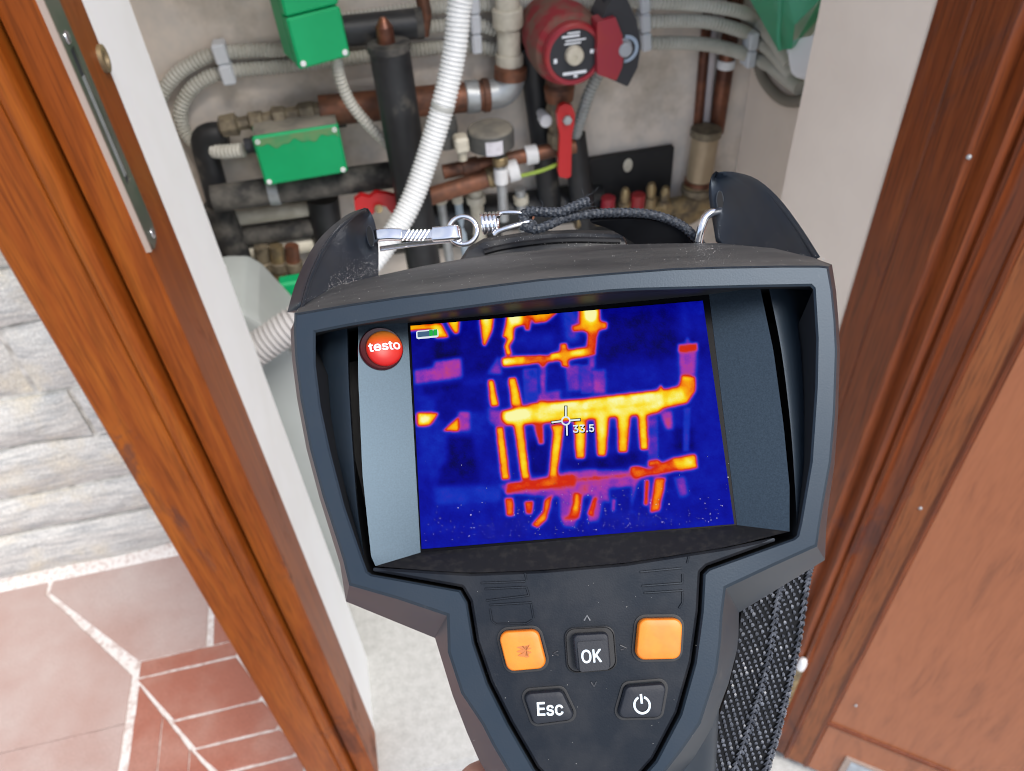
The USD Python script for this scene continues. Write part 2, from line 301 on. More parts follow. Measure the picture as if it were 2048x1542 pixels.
# strike plate on the rebate face of the left jamb
z_end = at(303, 505, x=-0.195)[2]; zs0, zs1 = z_end, 1.6
ys0, ys1 = 0.6195, 0.6505
pl = sg.Polygon([(ys0, zs0 + 0.012), (ys0 + 0.008, zs0), (ys1 - 0.006, zs0 + 0.001), (ys1, zs0 + 0.012), (ys1, zs1), (ys0, zs1)])
zq = at(200, 225, x=-0.195)[2]
slot = sg.box(0.629, zq - 0.055, 0.640, zq + 0.05).buffer(0.001)
pm = extr(pl.difference(slot), 0.0022)
toX = lambda a, b, c: (-0.195 + c, a, b)
sp = df.add("strike_plate", mapm(pm, toX), plate_m, False)
edge_m = M("plate_edge", (0.42, 0.33, 0.28), 0.45, 0.5)
df.add("plate_edge", block(-0.1972, -0.1925, 0.6158, 0.6188, zs0 + 0.004, zs1), edge_m, False, under=sp)
df.add("latch_hole", mapm(extr(slot.buffer(0.0008), 0.0006), toX), black_plastic, False, under=sp)  # black sheet standing for the dark inside of the latch slot
df.add("latch_tongue", mapm(extr(sg.box(0.6335, zq - 0.05, 0.6388, zq + 0.03), 0.0014), toX), galv, False, under=sp)
for q in ((133, 75), (304, 466)):
    p = at(*q, x=-0.193); df.add("screw", ball((-0.1925, max(0.63, min(0.642, p[1])), p[2]), 0.0048, 2, (0.45, 1, 1)), steel, True, under=sp)
p = at(204, 118, x=-0.195)
df.add("bolt_cup", cat(lathe((-0.1955, p[1], p[2]), (-0.1915, p[1], p[2]), [(0, 0.011), (0.9, 0.011), (1, 0.010), (1, 0.007), (0.3, 0.006)])), brass, 30)

# ---- door leaf, standing open on the right
HX, HY = 0.63, 0.60
LA = math.radians(129); LD = np.array([math.sin(LA), math.cos(LA)]); LN = np.array([-math.cos(LA) * 0 + LD[1], -LD[0]])   # along the leaf; towards the viewer
def leaf(s, n, z): q = np.array([HX, HY]) + LD * s + LN * n; return (q[0], q[1], z)
def leaf_prism(prof, z0, z1):  # prof in (s, n)
    return vprism([tuple(leaf(s, n, 0)[:2]) for s, n in prof], z0, z1)
LZ0, LZ1 = ZG + 0.015, ZT - 0.07
door = Thing("cupboard_door", "red-brown panelled cupboard door leaf swung open on its hinges, with a vent grille low down", "door", base=leaf(0, 0, ZG))
stile = [(-0.018, -0.046), (-0.018, -0.016)] + [(-0.012, -0.013), (-0.004, -0.0125), (-0.0015, -0.006), (0.0005, 0.0)] + [(0.005, 0.0025), (0.010, -0.004), (0.014, -0.0065), (0.018, -0.0065), (0.033, -0.0035), (0.0355, 0.0025), (0.040, 0.004), (0.0436, 0.0005), (0.075, 0.0)] + [(0.0775, 0.0012), (0.080, 0.0038), (0.083, 0.0038), (0.0855, 0.0008), (0.087, -0.0005), (0.087, -0.046)]
door.add("stile", leaf_prism(stile, LZ0, LZ1), wood_door, 30)
zb = at(1653, 1445, y=leaf(0.082, 0, 0)[1])[2]
door.add("panel", leaf_prism([(0.0872, -0.03), (0.0872, 0.0), (0.60, 0.0), (0.60, -0.03)], zb + 0.006, LZ1), wood_panel_sheen, False)
door.add("bottom_rail", leaf_prism([(0.0872, -0.045), (0.0872, 0.0004), (0.66, 0.0004), (0.66, -0.045)], LZ0, zb - 0.006), wood_panel_sheen, False)
door.add("stile", leaf_prism([(0.602, -0.046), (0.602, 0.001), (0.66, 0.001), (0.66, -0.046)], zb + 0.006, LZ1), wood_door, False)
door.add("stile_facing", leaf_prism([(0.0438, -0.001), (0.0438, 0.0011), (0.0755, 0.0011), (0.0755, -0.001)], LZ0 + 0.002, LZ1 - 0.002), wood("wood_stile_lit", (0.235, 0.068, 0.019), (0.265, 0.082, 0.024), (0.14, 0.05, 0.03), (1, 1, 0.08), 0.38, 0.7, 0.32), False)  # lighter orange strip standing for the lit band along the stile
bead = tube([leaf(0.082, 0.0002, zb), leaf(0.64, 0.0002, zb)], 0.0058, 12)
door.add("bead", bead, wood_door, 40)
# vent grille under the bead: frame and slats
vs0, vs1, vz1, vz0 = 0.142, 0.42, -0.188, -0.29
gr = door.add("vent_grille", cat(leaf_prism([(vs0, 0), (vs0, 0.006), (vs0 + 0.012, 0.006), (vs0 + 0.012, 0)], vz0, vz1), leaf_prism([(vs0 + 0.012, 0), (vs0 + 0.012, 0.006), (vs1, 0.006), (vs1, 0)], vz1 - 0.008, vz1)), edge_m, False)
for k in range(6):
    z = vz1 - 0.016 - k * 0.012
    a = [leaf(vs0 + 0.012, 0.001, z), leaf(vs1, 0.001, z), leaf(vs1, 0.007, z - 0.007), leaf(vs0 + 0.012, 0.007, z - 0.007)]
    b = [(x, y, zz - 0.0015) for x, y, zz in a]
    door.add("slat", hullm(a + b), galv, False, under=gr)
# hinges
for (pxa, pya, pxb, pyb) in ((1604, 1328, 1588, 1400), (1552, 1468, 1540, 1560)):
    a, b = at(pxa, pya, y=0.597), at(pxb, pyb, y=0.597); b = np.array([a[0], a[1], b[2]])
    h = door.add("hinge", lathe(b, a, [(0, 0.0065), (0.62, 0.0068), (0.63, 0.0058), (0.64, 0.0068), (0.9, 0.0068)]), brass, 30)
    door.add("hinge_cap", lathe(b, a, [(0.9, 0.0075), (0.97, 0.0085), (1.04, 0.0085), (1.1, 0.006), (1.12, 0.001)]), white_plastic, 40, under=h)
for (px, py) in ((1841, 1015), (1938, 313), (1712, 1410)):
    v = ray(px, py); q = np.array([HX, HY]); t = ((q - CAM[:2]) @ LN + 0.0) / (v[:2] @ LN); P = CAM + v * t
    s = (P[:2] - q) @ LD
    door.add("nail_head", ball(leaf(s, 0.001, P[2]), 0.0028, 1, (1, 1, 1)), galv, True)

# ---- stone wall of the house, left, course by course
YW = 1.545
sw = Thing("stone_wall", "rough pale grey stone house wall above the terracotta floor beside the frame", "wall", base=(-1.4, YW + 0.2, ZG))
sw.add("backing", block(-3.6, -0.37, YW + 0.018, YW + 0.4, ZG - 0.04, 3.4), mortar, False)
zc, ci = ZG + 0.012, 0
while zc < 2.0:
    h = [0.17, 0.13, 0.16, 0.15, 0.19, 0.14][ci % 6]; x = -2.3 + 0.13 * (ci % 3)
    while x < -0.40:
        w = rng.uniform(0.5, 1.1); x1 = min(x + w, -0.375)
        nx, nz = max(4, int((x1 - x) / 0.022)), 7
        g = np.array([[(x + 0.005 + (x1 - x - 0.01) * i / nx, YW, zc + 0.004 + (h - 0.008) * j / nz) for i in range(nx + 1)] for j in range(nz + 1)])
        e = np.array([[min(i, nx - i, 1.5) / 1.5 * min(j, nz - j, 1.5) / 1.5 for i in range(nx + 1)] for j in range(nz + 1)])
        off = rng.uniform(-0.012, 0.012)
        d = (meshkit.fbm(g.reshape(-1, 3) * [11, 14, 60] + ci * 7.1, 4, ci) - 0.5).reshape(nz + 1, nx + 1)
        wob = (meshkit.fbm(g.reshape(-1, 3) * [5, 1, 9] + 31.7, 2, 3) - 0.5).reshape(nz + 1, nx + 1)
        g[..., 1] += 0.012 - e * 0.014 + off * 0.5 - d * 0.022 * (0.4 + e)
        g[..., 2] += wob * 0.03
        b = g.copy(); b[..., 1] = YW + 0.06
        fr = [[a, c_, b_] if False else [a, b_, c_] for a, b_, c_ in grid_faces(nz + 1, nx + 1, False)]
        rim = [(0, i) for i in range(nx + 1)] + [(j, nx) for j in range(1, nz + 1)] + [(nz, i) for i in range(nx - 1, -1, -1)] + [(j, 0) for j in range(nz - 1, 0, -1)]
        v = list(g.reshape(-1, 3)); k0 = len(v); v += [b[j, i] for j, i in rim]; idx = [j * (nx + 1) + i for j, i in rim]; nr = len(rim)
        for k in range(nr): fr += [[idx[k], k0 + k, k0 + (k + 1) % nr], [idx[k], k0 + (k + 1) % nr, idx[(k + 1) % nr]]]
        if x > -1.9: sw.add("stone", tm(v, fr), stone, 40)
        x = x1 + 0.004
        if x1 >= -0.376: break
    zc += h + 0.004; ci += 1
sw.add("skirting", hullm([(-3.2, YW + 0.06, ZG - 0.01), (-0.37, YW + 0.06, ZG - 0.01), (-3.2, YW + 0.06, ZG + 0.03), (-0.37, YW + 0.06, ZG + 0.03), (-3.2, YW - 0.055, ZG - 0.01), (-0.37, YW - 0.055, ZG - 0.01)]), grout, False)

# ---- terracotta paving with pale grout: each tile of its own
floor = Thing("tiled_floor", kind="structure", base=(-0.8, 1.0, ZG))
floor.add("grout_bed", block(-4.0, -0.10, -0.4, YW + 0.02, ZG - 0.012, ZG - 0.0035), grout, False)
KS = (CAM[2] - ZG) / CAM[2]
def fl(px, py): return at(px, py, z=ZG)[:2]
def tile(pts, mat, gap=0.0, name="tile", h=0.006):
    poly = sg.Polygon(pts).buffer(-gap, join_style=2) if gap else sg.Polygon(pts)
    c = poly.centroid; a = np.array(shapely.segmentize(poly, 0.025).exterior.coords)[:-1]; cc = np.array([c.x, c.y]); a = a + rng.normal(0, 0.00055, a.shape)
    if sg.Polygon(a).exterior.is_ccw is False: a = a[::-1]
    ins = cc + (a - cc) * (1 - 0.0022 / np.maximum(np.linalg.norm(a - cc, axis=1), 0.01))[:, None]
    z = ZG + rng.uniform(-0.0006, 0.0006)
    r = [np.c_[a, np.full(len(a), ZG - h)], np.c_[a, np.full(len(a), z - 0.0012)], np.c_[ins, np.full(len(a), z)]]
    v = np.vstack(r); n = len(a); f = grid_faces(3, n)
    top = trimesh.creation.triangulate_polygon(sg.Polygon(ins), engine="earcut")
    v = np.vstack([v, np.c_[top[0], np.full(len(top[0]), z)]]); f += (top[1] + 3 * n).tolist()
    floor.add(name, tm(v, f), mat, False)
# the row tiles on the right of the mitre (joints measured on the floor), the columns on its left
mit = [fl(*p) for p in ((95, 1185), (270, 1358), (345, 1447), (385, 1500), (430, 1548))]
rows = [fl(270, 1358), fl(345, 1442), fl(385, 1499), fl(440, 1548)]
def xm(y):  # mitre line x at y
    a = np.array(sorted([tuple(p) for p in mit], key=lambda p: p[1])); return float(np.interp(y, a[:, 1], a[:, 0]))
def xe(y):  # far ends of the row tiles
    a = np.array(sorted([tuple(fl(*p)) for p in ((478, 1322), (524, 1397), (562, 1460), (598, 1515))], key=lambda p: p[1]))
    return float(np.interp(y, a[:, 1], a[:, 0])) if a[0, 1] <= y <= a[-1, 1] else float(a[-1, 0] + (y - a[-1, 1]) * (a[-1, 0] - a[0, 0]) / (a[-1, 1] - a[0, 1])) if y > a[-1, 1] else float(a[0, 0] + (y - a[0, 1]) * (a[-1, 0] - a[0, 0]) / (a[-1, 1] - a[0, 1]))
ry = [p[1] for p in rows]
while ry[-1] > 0.3: ry.append(ry[-1] - 0.068)
G = 0.0034
def xm2(y): return xm(y) if y >= mit[-1][1] else mit[-1][0] + (mit[-1][1] - y) * 0.78
for a, b in zip(ry[:-1], ry[1:]):
    tile([(xm2(a) + 2 * G, a - G), (xe(a), a - G), (xe(b) - 0.0, b + G + 0.012), (xe(b) - 0.012, b + G), (xm2(b) + 2 * G, b + G)], terra, name="tile")
    tile([(xe(a) + 2.4 * G, a + 0.004), (xe(a) + 0.30, a + 0.004), (xe(a) + 0.30, b + 0.008), (xe(b) + 2.4 * G, b + 0.008)], terra_pale, name="tile")
cx = [fl(*p) for p in ((275, 1375), (325, 1462), (385, 1500))]
xs_ = [cx[0][0], cx[1][0], fl(378, 1520)[0]]
k = (xs_[2] - xs_[0]) / 2
xs_ = [xs_[0] + k * i for i in range(6)]
def ym(x):
    a = np.array(sorted([tuple(p) for p in mit], key=lambda p: p[0])); return float(np.interp(x, a[:, 0], a[:, 1])) if x <= a[-1, 0] else a[-1, 1] - (x - a[-1, 0]) / 0.78
for i, (a, b) in enumerate(zip(xs_[:-1], xs_[1:])):
    g = G if i == 0 else G * 0.45
    tile([(a + g, ym(a) - 2.2 * G), (b - G * 0.45, ym(b) - 2.2 * G), (b - G * 0.45, -0.3), (a + g, -0.3)], terra, name="tile")
# wide slabs behind and to the left
A0, A1 = fl(270, 1358), fl(95, 1185)
tile([(A0[0] + 0.009, A0[1] + G), (A0[0] + 0.009, A0[1] + 0.045), (xe(A0[1]) + 0.0, A0[1] + 0.045), (xe(A0[1]), A0[1] + G)], terra, name="tile")
tile([(A0[0] + 0.004, A0[1] + 0.049), (A1[0] + 0.005, A1[1] + 0.0), (A1[0] + 0.01, YW), (fl(415, 1225)[0], YW), (fl(410, 1310)[0], A0[1] + 0.049)], terra_pale, name="slab")
tile([(fl(425, 1235)[0] + 0.006, A0[1] + 0.049), (fl(415, 1225)[0] + 0.012, YW), (0.0, YW), (0.0, A0[1] + 0.049)], terra, name="slab")
tile([(A0[0] - 0.0095, A0[1] + 0.012), (A1[0] - 0.005, A1[1] - 0.004), (A1[0] - 0.005, YW), (-2.4, YW), (-2.4, 0.9 * A0[1]), (A0[0] - 0.0095, 0.9 * A0[1])], terra_pale, name="slab")
tile([(A0[0] - 0.0095, 0.9 * A0[1] - 0.001), (-2.4, 0.9 * A0[1] - 0.001), (-2.4, -0.35), (A0[0] - 0.0095, -0.35)], terra_pale, name="slab")
for k in range(26):  # specks of spilled white filler
    pass

# ================================================================== THE PLUMBING IN THE CUPBOARD
def P(q, y=None):
    if len(q) > 3: return at(q[0], q[1], x=q[3])
    return at(q[0], q[1], y=q[2] if len(q) > 2 else y)
def rad(p, wpx): return 0.5 * wpx * mpp(p)
def pipe(name, label, cat_, pts, y, wpx, mat, collars=(), bend=6, n=20, group=None, extra=None):
    """a smooth pipe through sight-line points at depth y; collars: (index along the path 0..1, length m, radius factor, material, part name)"""
    pp = np.array([P(q, y) for q in pts]); r = rad(pp[len(pp) // 2], wpx)
    path = spl(pp, bend) if len(pp) > 2 else np.array([pp[0], pp[1]])
    b = path[path[:, 2].argmin()]
    if not collars and extra is None: return single(name, tube(path, r, n), mat, label, cat_, 40, group)
    t = Thing(name, label, cat_, base=b, group=group)
    t.add("pipe", tube(path, r, n), mat, 40)
    q, s = resample(path, 0.002)
    for u, L, f, cm, pn in collars:
        i = int(u * (len(q) - 1)); c = q[i]; d = q[min(i + 3, len(q) - 1)] - q[max(i - 3, 0)]; d /= np.linalg.norm(d)
        t.add(pn, lathe(c - d * L / 2, c + d * L / 2, [(0, r * f * 0.93), (0.08, r * f), (0.92, r * f), (1, r * f * 0.93)], n), cm, 35)
    return t
def conduit(label, pts, y, wpx, mat=None, name="conduit", n=12, pitch=0.0068, group=None):
    pp = np.array([P(q, y) for q in pts]); return single(name, corr(pp, rad(pp[len(pp) // 2], wpx), pitch, 0.28, n), mat or conduit_m, label, "conduit", 50, group)

YC = 1.343
conduit("grey corrugated conduit, topmost of the three running across the back wall behind the pump", [(560, 54), (700, 37), (861, 15), (1000, 8), (1150, 4), (1305, 5, 1.315), (1406, 11, 1.315), (1482, 24, 1.315), (1512, 42, None, 0.733), (1545, 78, None, 0.733), (1580, 130, None, 0.733)], YC, 24)
conduit("middle of three grey corrugated conduits, curving down behind the white reveal", [(300, 250), (325, 187), (352, 150), (390, 124), (430, 108), (500, 101), (570, 99), (700, 80), (848, 54), (950, 50), (1010, 62), (1100, 58), (1200, 48), (1305, 43, 1.315), (1406, 43, 1.315), (1478, 60, 1.315), (1510, 76, None, 0.733), (1545, 105, None, 0.733), (1585, 150, None, 0.733)], YC, 25)
conduit("lowest of three grey corrugated conduits, looping into the lower green box", [(487, 300, 1.285), (440, 303, 1.30), (395, 291, 1.33), (367, 257), (362, 217), (385, 176), (425, 151), (470, 141), (570, 132), (700, 117), (818, 101), (940, 92), (1020, 103), (1100, 104), (1200, 94), (1305, 86, 1.315), (1406, 88, 1.315), (1478, 104, 1.315), (1512, 118, None, 0.733), (1545, 134, None, 0.733), (1600, 178, None, 0.733)], YC, 26)
conduit("cream corrugated conduit drooping from under the upper green box behind the black upright pipe", [(670, 95, 1.22), (674, 125, 1.225), (681, 160, 1.23), (702, 207, 1.235), (737, 250, 1.235), (775, 287, 1.235), (805, 305, 1.235)], 1.3, 22)
conduit("short grey corrugated cable sleeve dropping from the pump behind the red lever", [(1200, 140), (1193, 155), (1178, 186), (1165, 226), (1153, 266), (1148, 300)], 1.29, 22, conduit_grey)
conduit("conduit looped in the right corner below the green plastic, coloured dark for its shadow", [(1512, 112, None, 0.733), (1527, 158, None, 0.733), (1558, 194, None, 0.733), (1590, 203, None, 0.733), (1640, 192, None, 0.733)], 1.3, 20, M("conduit_shadowed", (0.20, 0.175, 0.14), 0.7))  # colour darkened to stand for the loop's shadow line
def clip(label, a, b, w, y, y1=None):
    pa, pb = at(*a, y=y), at(*b, y=y); d = pb - pa; L = np.linalg.norm(d); W = w * mpp(pa); t = Thing("conduit_clip", label, "clip", base=pb)
    k = max(2, int(round(L / (W * 2.0)))); u = d / L; side = np.cross(u, [0, 1, 0.0]); side /= np.linalg.norm(side)
    for i in range(k):
        c = pa + u * L * (i + 0.5) / k; c[1] = y + 0.016
        m = cbox((0, 0, 0), (W, 0.034, L / k * 0.96), 0.003); Rm = np.eye(4); Rm[:3, 0] = side; Rm[:3, 1] = [0, 1, 0]; Rm[:3, 2] = np.cross(side, [0, 1, 0]); m.apply_transform(Rm); m.apply_translation(c); t.add("clamp", m, clip_m, False)
    return t
clip("pale double clip holding two curved conduits left of the upper green box", (433, 89), (461, 172), 27, 1.318)
clip("white stack of clips behind the white hose on three conduits", (949, -12), (956, 110), 21, 1.318)
clip("white stack of clips right of the pump's black terminal box", (1291, -12), (1295, 104), 21, 1.302)
clip("small white clip where the conduits turn the right corner", (1512, 66), (1502, 138), 20, 1.300)

# ---- green junction boxes
def jbox(label, x0, x1, z0, z1, yf, depth, rot=0.0, roll=0.0, seam=None, gland=None):
    c = np.array([(x0 + x1) / 2, yf, (z0 + z1) / 2]); w, h = x1 - x0, z1 - z0
    a, b = math.cos(rot), math.sin(rot); T = np.eye(4); T[:2, :2] = [[a, -b], [b, a]]
    Rr = trimesh.transformations.rotation_matrix(roll, [0, 1, 0]); T = T @ Rr; T[:3, 3] = c
    t = Thing("junction_box", label, "junction box", base=c - [0, 0, h / 2])
    def put(n, m, mat, s=False, under=None): m = m.copy(); m.apply_transform(T); return t.add(n, m, mat, s, under)
    put("box", cbox((0, depth / 2 + 0.021, 0), (w * 0.985, depth, h * 0.985), 0.003), green)
    if seam is None: lid = put("lid", cbox((0, 0.01, 0), (w, 0.02, h), 0.004), green)
    else:
        zs = -h / 2 + h * seam; lid = put("lid", cbox((0, 0.01, (zs - h / 2) / 2 - 0.0005), (w, 0.02, zs + h / 2 - 0.001), 0.003), green)
        put("lid", cbox((0, 0.0115, (zs + h / 2) / 2 + 0.0005), (w, 0.02, h / 2 - zs - 0.001), 0.003), green)
    for sx in (-1, 1):
        for sz in (-1, 1):
            put("screw", lathe((sx * (w / 2 - 0.0075), 0.001, sz * (h / 2 - 0.0075)), (sx * (w / 2 - 0.0075), -0.0016, sz * (h / 2 - 0.0075)), [(0, 0.0044), (0.7, 0.0044), (1, 0.0034), (1, 0.0018), (0.5, 0.0012)], 14), white_plastic, 30, lid)
    if gland: put("gland", lathe((-w / 2, 0.045, gland), (-w / 2 - 0.018, 0.045, gland), [(0, 0.014), (0.3, 0.0145), (0.35, 0.012), (1, 0.0125)], 10), black_plastic, 20)
    return t
a, b = at(503, 275, y=1.235), at(697, 347, y=1.235)
jb2 = jbox("bright green junction box with a dusty upper edge, lower of the two", a[0], b[0], b[2], a[2], 1.235, 0.045, math.radians(2), 0.0, None, 0.012)
w2 = b[0] - a[0]
jb2.add("dust_film", cbox(((a[0] + b[0]) / 2, 1.2645, a[2] + 0.0012), (w2 * 0.97, 0.05, 0.0016), 0.0006), dust_grey, False)
a, b = at(597, 131, y=1.19), at(695, 108, y=1.19)
jbox("bright green junction box with a seam across its lid, upper of the two", a[0] - 0.003, b[0] + 0.004, min(a[2], b[2]) - 0.002, a[2] + 0.16, 1.19, 0.055, math.radians(17), math.radians(-1.5), 0.44)

jw_ = (b[0] - a[0]) if False else w2; xa, zt_ = at(503, 275, y=1.235)[0], at(503, 275, y=1.235)[2]
jag = [(xa + w2 * t, zt_ - 0.0165 + 0.004 * math.sin(17 * t) + 0.0025 * math.sin(41 * t + 1)) for t in np.linspace(0.02, 0.98, 30)]
dz_ = extr(sg.Polygon([(xa + w2 * 0.02, zt_ - 0.003), (xa + w2 * 0.98, zt_ - 0.003)] + jag[::-1]), 0.0008)
dz_ = mapm(dz_, lambda x, z, h: (x, 1.2346 + math.tan(math.radians(2)) * (x - xa - w2 / 2) - h, z)); jb2.add("dust_film", dz_, green_dust, False)
# ---- insulated and bare pipes
pipe("insulated_pipe", "thick black foam-covered upright pipe standing in front, open ring at its top", "pipe", [(777, 90), (853, 560)], 1.19, 66, black_foam, [(0.005, 0.012, 1.06, dusty_foam, "end_ring")])
tp = at(772, 78, y=1.19); single("pipe_stub", cat(lathe(tp - [0, 0, 0.02], tp + [0, 0, 0.03], [(0, 0.013), (0.75, 0.013), (0.8, 0.011), (1, 0.004)])), copper_dark, "small copper stub poking out of the black upright pipe's open top", "pipe end")
pipe("insulated_pipe", "black foam-covered pipe lying level from the upper green box to the copper bend", "pipe", [(640, 68), (843, 46)], 1.245, 58, black_foam, [(0.985, 0.012, 1.02, dusty_foam, "end_ring")])
pipe("copper_bend", "brown copper pipe coming down at the top edge behind the level black pipe", "pipe", [(838, -40), (846, 5), (850, 30), (845, 70)], 1.27, 27, copper)
pipe("insulated_pipe", "black foam elbow between the grey conduit loop and the lower green box", "pipe", [(455, 268), (418, 272), (408, 290), (424, 350), (438, 405)], 1.32, 50, black_foam)
pipe("insulated_pipe", "dusty grey-black foam-covered pipe running level just under the lower green box", "pipe", [(426, 398), (560, 380), (800, 347)], 1.285, 54, dusty_foam, [(0.32, 0.018, 1.08, galv, "pipe_clip")])
pipe("insulated_pipe", "dusty leaning black upright pipe next to the white reveal above the grey tank", "pipe", [(432, 408), (458, 470), (505, 600)], 1.32, 56, dusty_foam)
pipe("insulated_pipe", "short black upright pipe below the lower green box beside the red butterfly handle", "pipe", [(645, 395), (668, 560)], 1.325, 58, black_foam)
pipe("cream_pipe", "cream level pipe, upper of two left of the short black upright", "pipe", [(470, 437), (640, 414)], 1.335, 30, cream)
pipe("insulated_pipe", "thin sooty level pipe between the two cream pipes", "pipe", [(470, 476), (640, 452)], 1.33, 38, dusty_foam)
pipe("cream_pipe", "cream level pipe, lower of two, above the brass tails", "pipe", [(490, 505), (660, 482)], 1.335, 34, cream)
for i, (px, m_, nm, lab) in enumerate(((522, brass_dirty, "brass_tail", "tarnished brass pipe tail, left of the three under the lower cream pipe"), (552, brass, "brass_tail", "bright brass pipe tail in the middle under the lower cream pipe"), (583, copper, "copper_tail", "copper pipe tail right of the brass ones under the lower cream pipe"))):
    pipe(nm, lab, "pipe", [(px, 492), (px + 12, 600)], 1.31, 27, m_, [(0.35, 0.02, 1.3, brass_dirty, "nut")])
pipe("insulated_pipe", "black upright pipe hidden partly behind the red pump's left flank", "pipe", [(1060, 90), (1105, 440)], 1.32, 44, black_foam)
pipe("insulated_pipe", "black upright pipe behind the red lever, left edge of the black panel", "pipe", [(1146, 270), (1172, 450)], 1.30, 46, black_foam)
pipe("insulated_pipe", "black level pipe low behind the grey tails below the copper pair", "pipe", [(840, 445), (1200, 402)], 1.34, 74, black_foam)  # black pipe filling the dark area behind the tails
pipe("insulated_pipe", "sooty pipe stub lowest in the gap above the camera's visor", "pipe", [(690, 500), (1000, 462)], 1.345, 40, dusty_foam)
pipe("copper_pipe", "thick brown pipe running level behind the black upright to the galvanised elbow", "pipe", [(640, 222), (978, 190)], 1.30, 58, copper, [(0.52, 0.012, 1.06, M("red_tape", (0.40, 0.10, 0.06), 0.6), "tape"), (0.90, 0.024, 1.09, galv, "pipe_clip"), (0.985, 0.012, 1.12, copper, "joint_ring")])
pipe("galvanised_elbow", "shiny galvanised elbow right of the white hose joining the thick brown pipe", "elbow", [(972, 191), (1000, 185), (1018, 168), (1021, 140)], 1.30, 58, galv, [(0.97, 0.02, 1.12, copper, "joint_ring")], bend=10)
pipe("cream_pipe", "cream upright flanged pipe above the galvanised elbow, behind the conduits", "pipe", [(1012, -40), (1020, 135)], 1.31, 46, cream, [(0.42, 0.03, 1.3, cream, "flange"), (0.9, 0.02, 1.2, cream, "flange")])
pipe("copper_pipe", "copper level pipe, upper of the pair beneath the dusty actuator", "pipe", [(1150, 292), (886, 344)], 1.27, 29, copper, [(0.34, 0.022, 1.35, white_plastic, "pipe_clip"), (0.8, 0.03, 1.25, copper, "coupling")])
pipe("copper_pipe", "copper level pipe, lower and thicker of the pair beneath the dusty actuator", "pipe", [(1030, 340), (850, 396)], 1.25, 36, copper, [(0.25, 0.02, 1.15, brass, "coupling"), (0.03, 0.02, 1.2, white_plastic, "nut")])
wire = spl([P((1040, 352), 1.24), P((1070, 345), 1.235), P((1100, 335), 1.24), P((1135, 318), 1.25)], 6)
single("earth_wire", tube(wire, 0.0035, 8), green_wire, "thin green-yellow earth wire strung from the lower copper pipe to the red lever valve", "wire")
for x0, x1, w, m_, lab in ((878, 902, 18, galv, "slim grey tail pipe, leftmost of the row below the copper pair"), (912, 936, 15, M("blue_grey", (0.33, 0.40, 0.46), 0.5), "slim blue-grey tail pipe, second of the row below the copper pair"), (950, 966, 26, cream, "cream tail pipe, third of the row below the copper pair"), (1040, 1056, 20, galv, "slim grey tail pipe, rightmost of the row below the copper pair")):
    pipe("tail_pipe", lab, "pipe", [(x0, 378), (x1, 540)], 1.31, w, m_, [(0.12, 0.016, 1.4, cream, "nut")])
th = pipe("steel_tail", "pale steel stem with brass nut hanging from the dusty actuator", "valve stem", [(1000, 312), (1008, 440)], 1.225, 20, galv, [(0.07, 0.016, 1.5, brass, "nut"), (0.3, 0.028, 1.4, white_plastic, "sleeve")])
# actuator with dusty top and paper label
a = at(992, 288, y=1.20); ra = rad(a, 96); ztop, zbot = at(992, 262, y=1.235)[2], at(992, 316, y=1.2)[2]
ac = Thing("valve_actuator", "round dark grey actuator head with a dusty top and pale paper label", "actuator", base=(a[0], 1.245, zbot))
ac.add("body", lathe((a[0], 1.245, zbot), (a[0], 1.245, ztop), [(0, ra * 0.9), (0.06, ra), (0.96, ra), (1, ra * 0.97)], 36), grey_dark, 30)
ac.add("dusty_lid", lathe((a[0], 1.245, ztop - 0.001), (a[0], 1.245, ztop + 0.006), [(0, ra * 0.97), (0.6, ra * 0.93), (1, ra * 0.8), (1, 0.001)], 36), dust_grey, 30)
th0 = []
for i in range(9):
    an = math.radians(-90 - 24 + 42 * i / 8)
    th0.append((a[0] + (ra + 0.0006) * math.cos(an), 1.245 + (ra + 0.0006) * math.sin(an)))
lb0, lb1 = at(990, 312, y=1.205)[2], at(990, 284, y=1.205)[2]
v = [(x, y, lb0) for x, y in th0] + [(x, y, lb1) for x, y in th0]
ac.add("paper_label", tm(v, [f for i in range(8) for f in ([i, i + 1, i + 10], [i, i + 10, i + 9])]), paper, 40)
a = at(922, 286, y=1.23)
single("square_fitting", cat(cbox(a, (0.024, 0.03, 0.026), 0.004), lathe(a - [0, 0, 0.03], a, [(0, 0.008), (1, 0.008)])), cream, "small cream square fitting on a stem left of the dusty actuator", "fitting", False)
a = at(890, 252, y=1.27)
single("black_cap", lathe(a - [0, 0, 0.035], a + [0, 0, 0.02], [(0, 0.02), (0.6, 0.022), (0.9, 0.02), (1, 0.012)]), grey_dark, "dark rounded cap half hidden by the white hose under the thick brown pipe", "cap", 30)

# brass valve chain above the lower green box
a, b = at(438, 254, y=1.30), at(700, 212, y=1.30); R_ = mpp(a)
single("brass_fitting", lathe(a, b, [(0, 12 * R_), (0.02, 22 * R_), (0.13, 24 * R_), (0.15, 14 * R_), (0.22, 14 * R_), (0.24, 20 * R_), (0.33, 20 * R_), (0.34, 15 * R_), (0.40, 16 * R_), (0.42, 24 * R_), (0.50, 22 * R_), (0.52, 17 * R_), (0.6, 18 * R_), (0.62, 23 * R_), (0.72, 23 * R_), (0.74, 18 * R_), (1, 19 * R_)], 8), brass_dirty, "tarnished chain of brass unions and nuts above the lower green box", "fitting", 20)
pipe("insulated_pipe", "dusty black pipe lying right behind the lower green box's top edge", "pipe", [(510, 262), (690, 236)], 1.31, 34, dusty_foam)
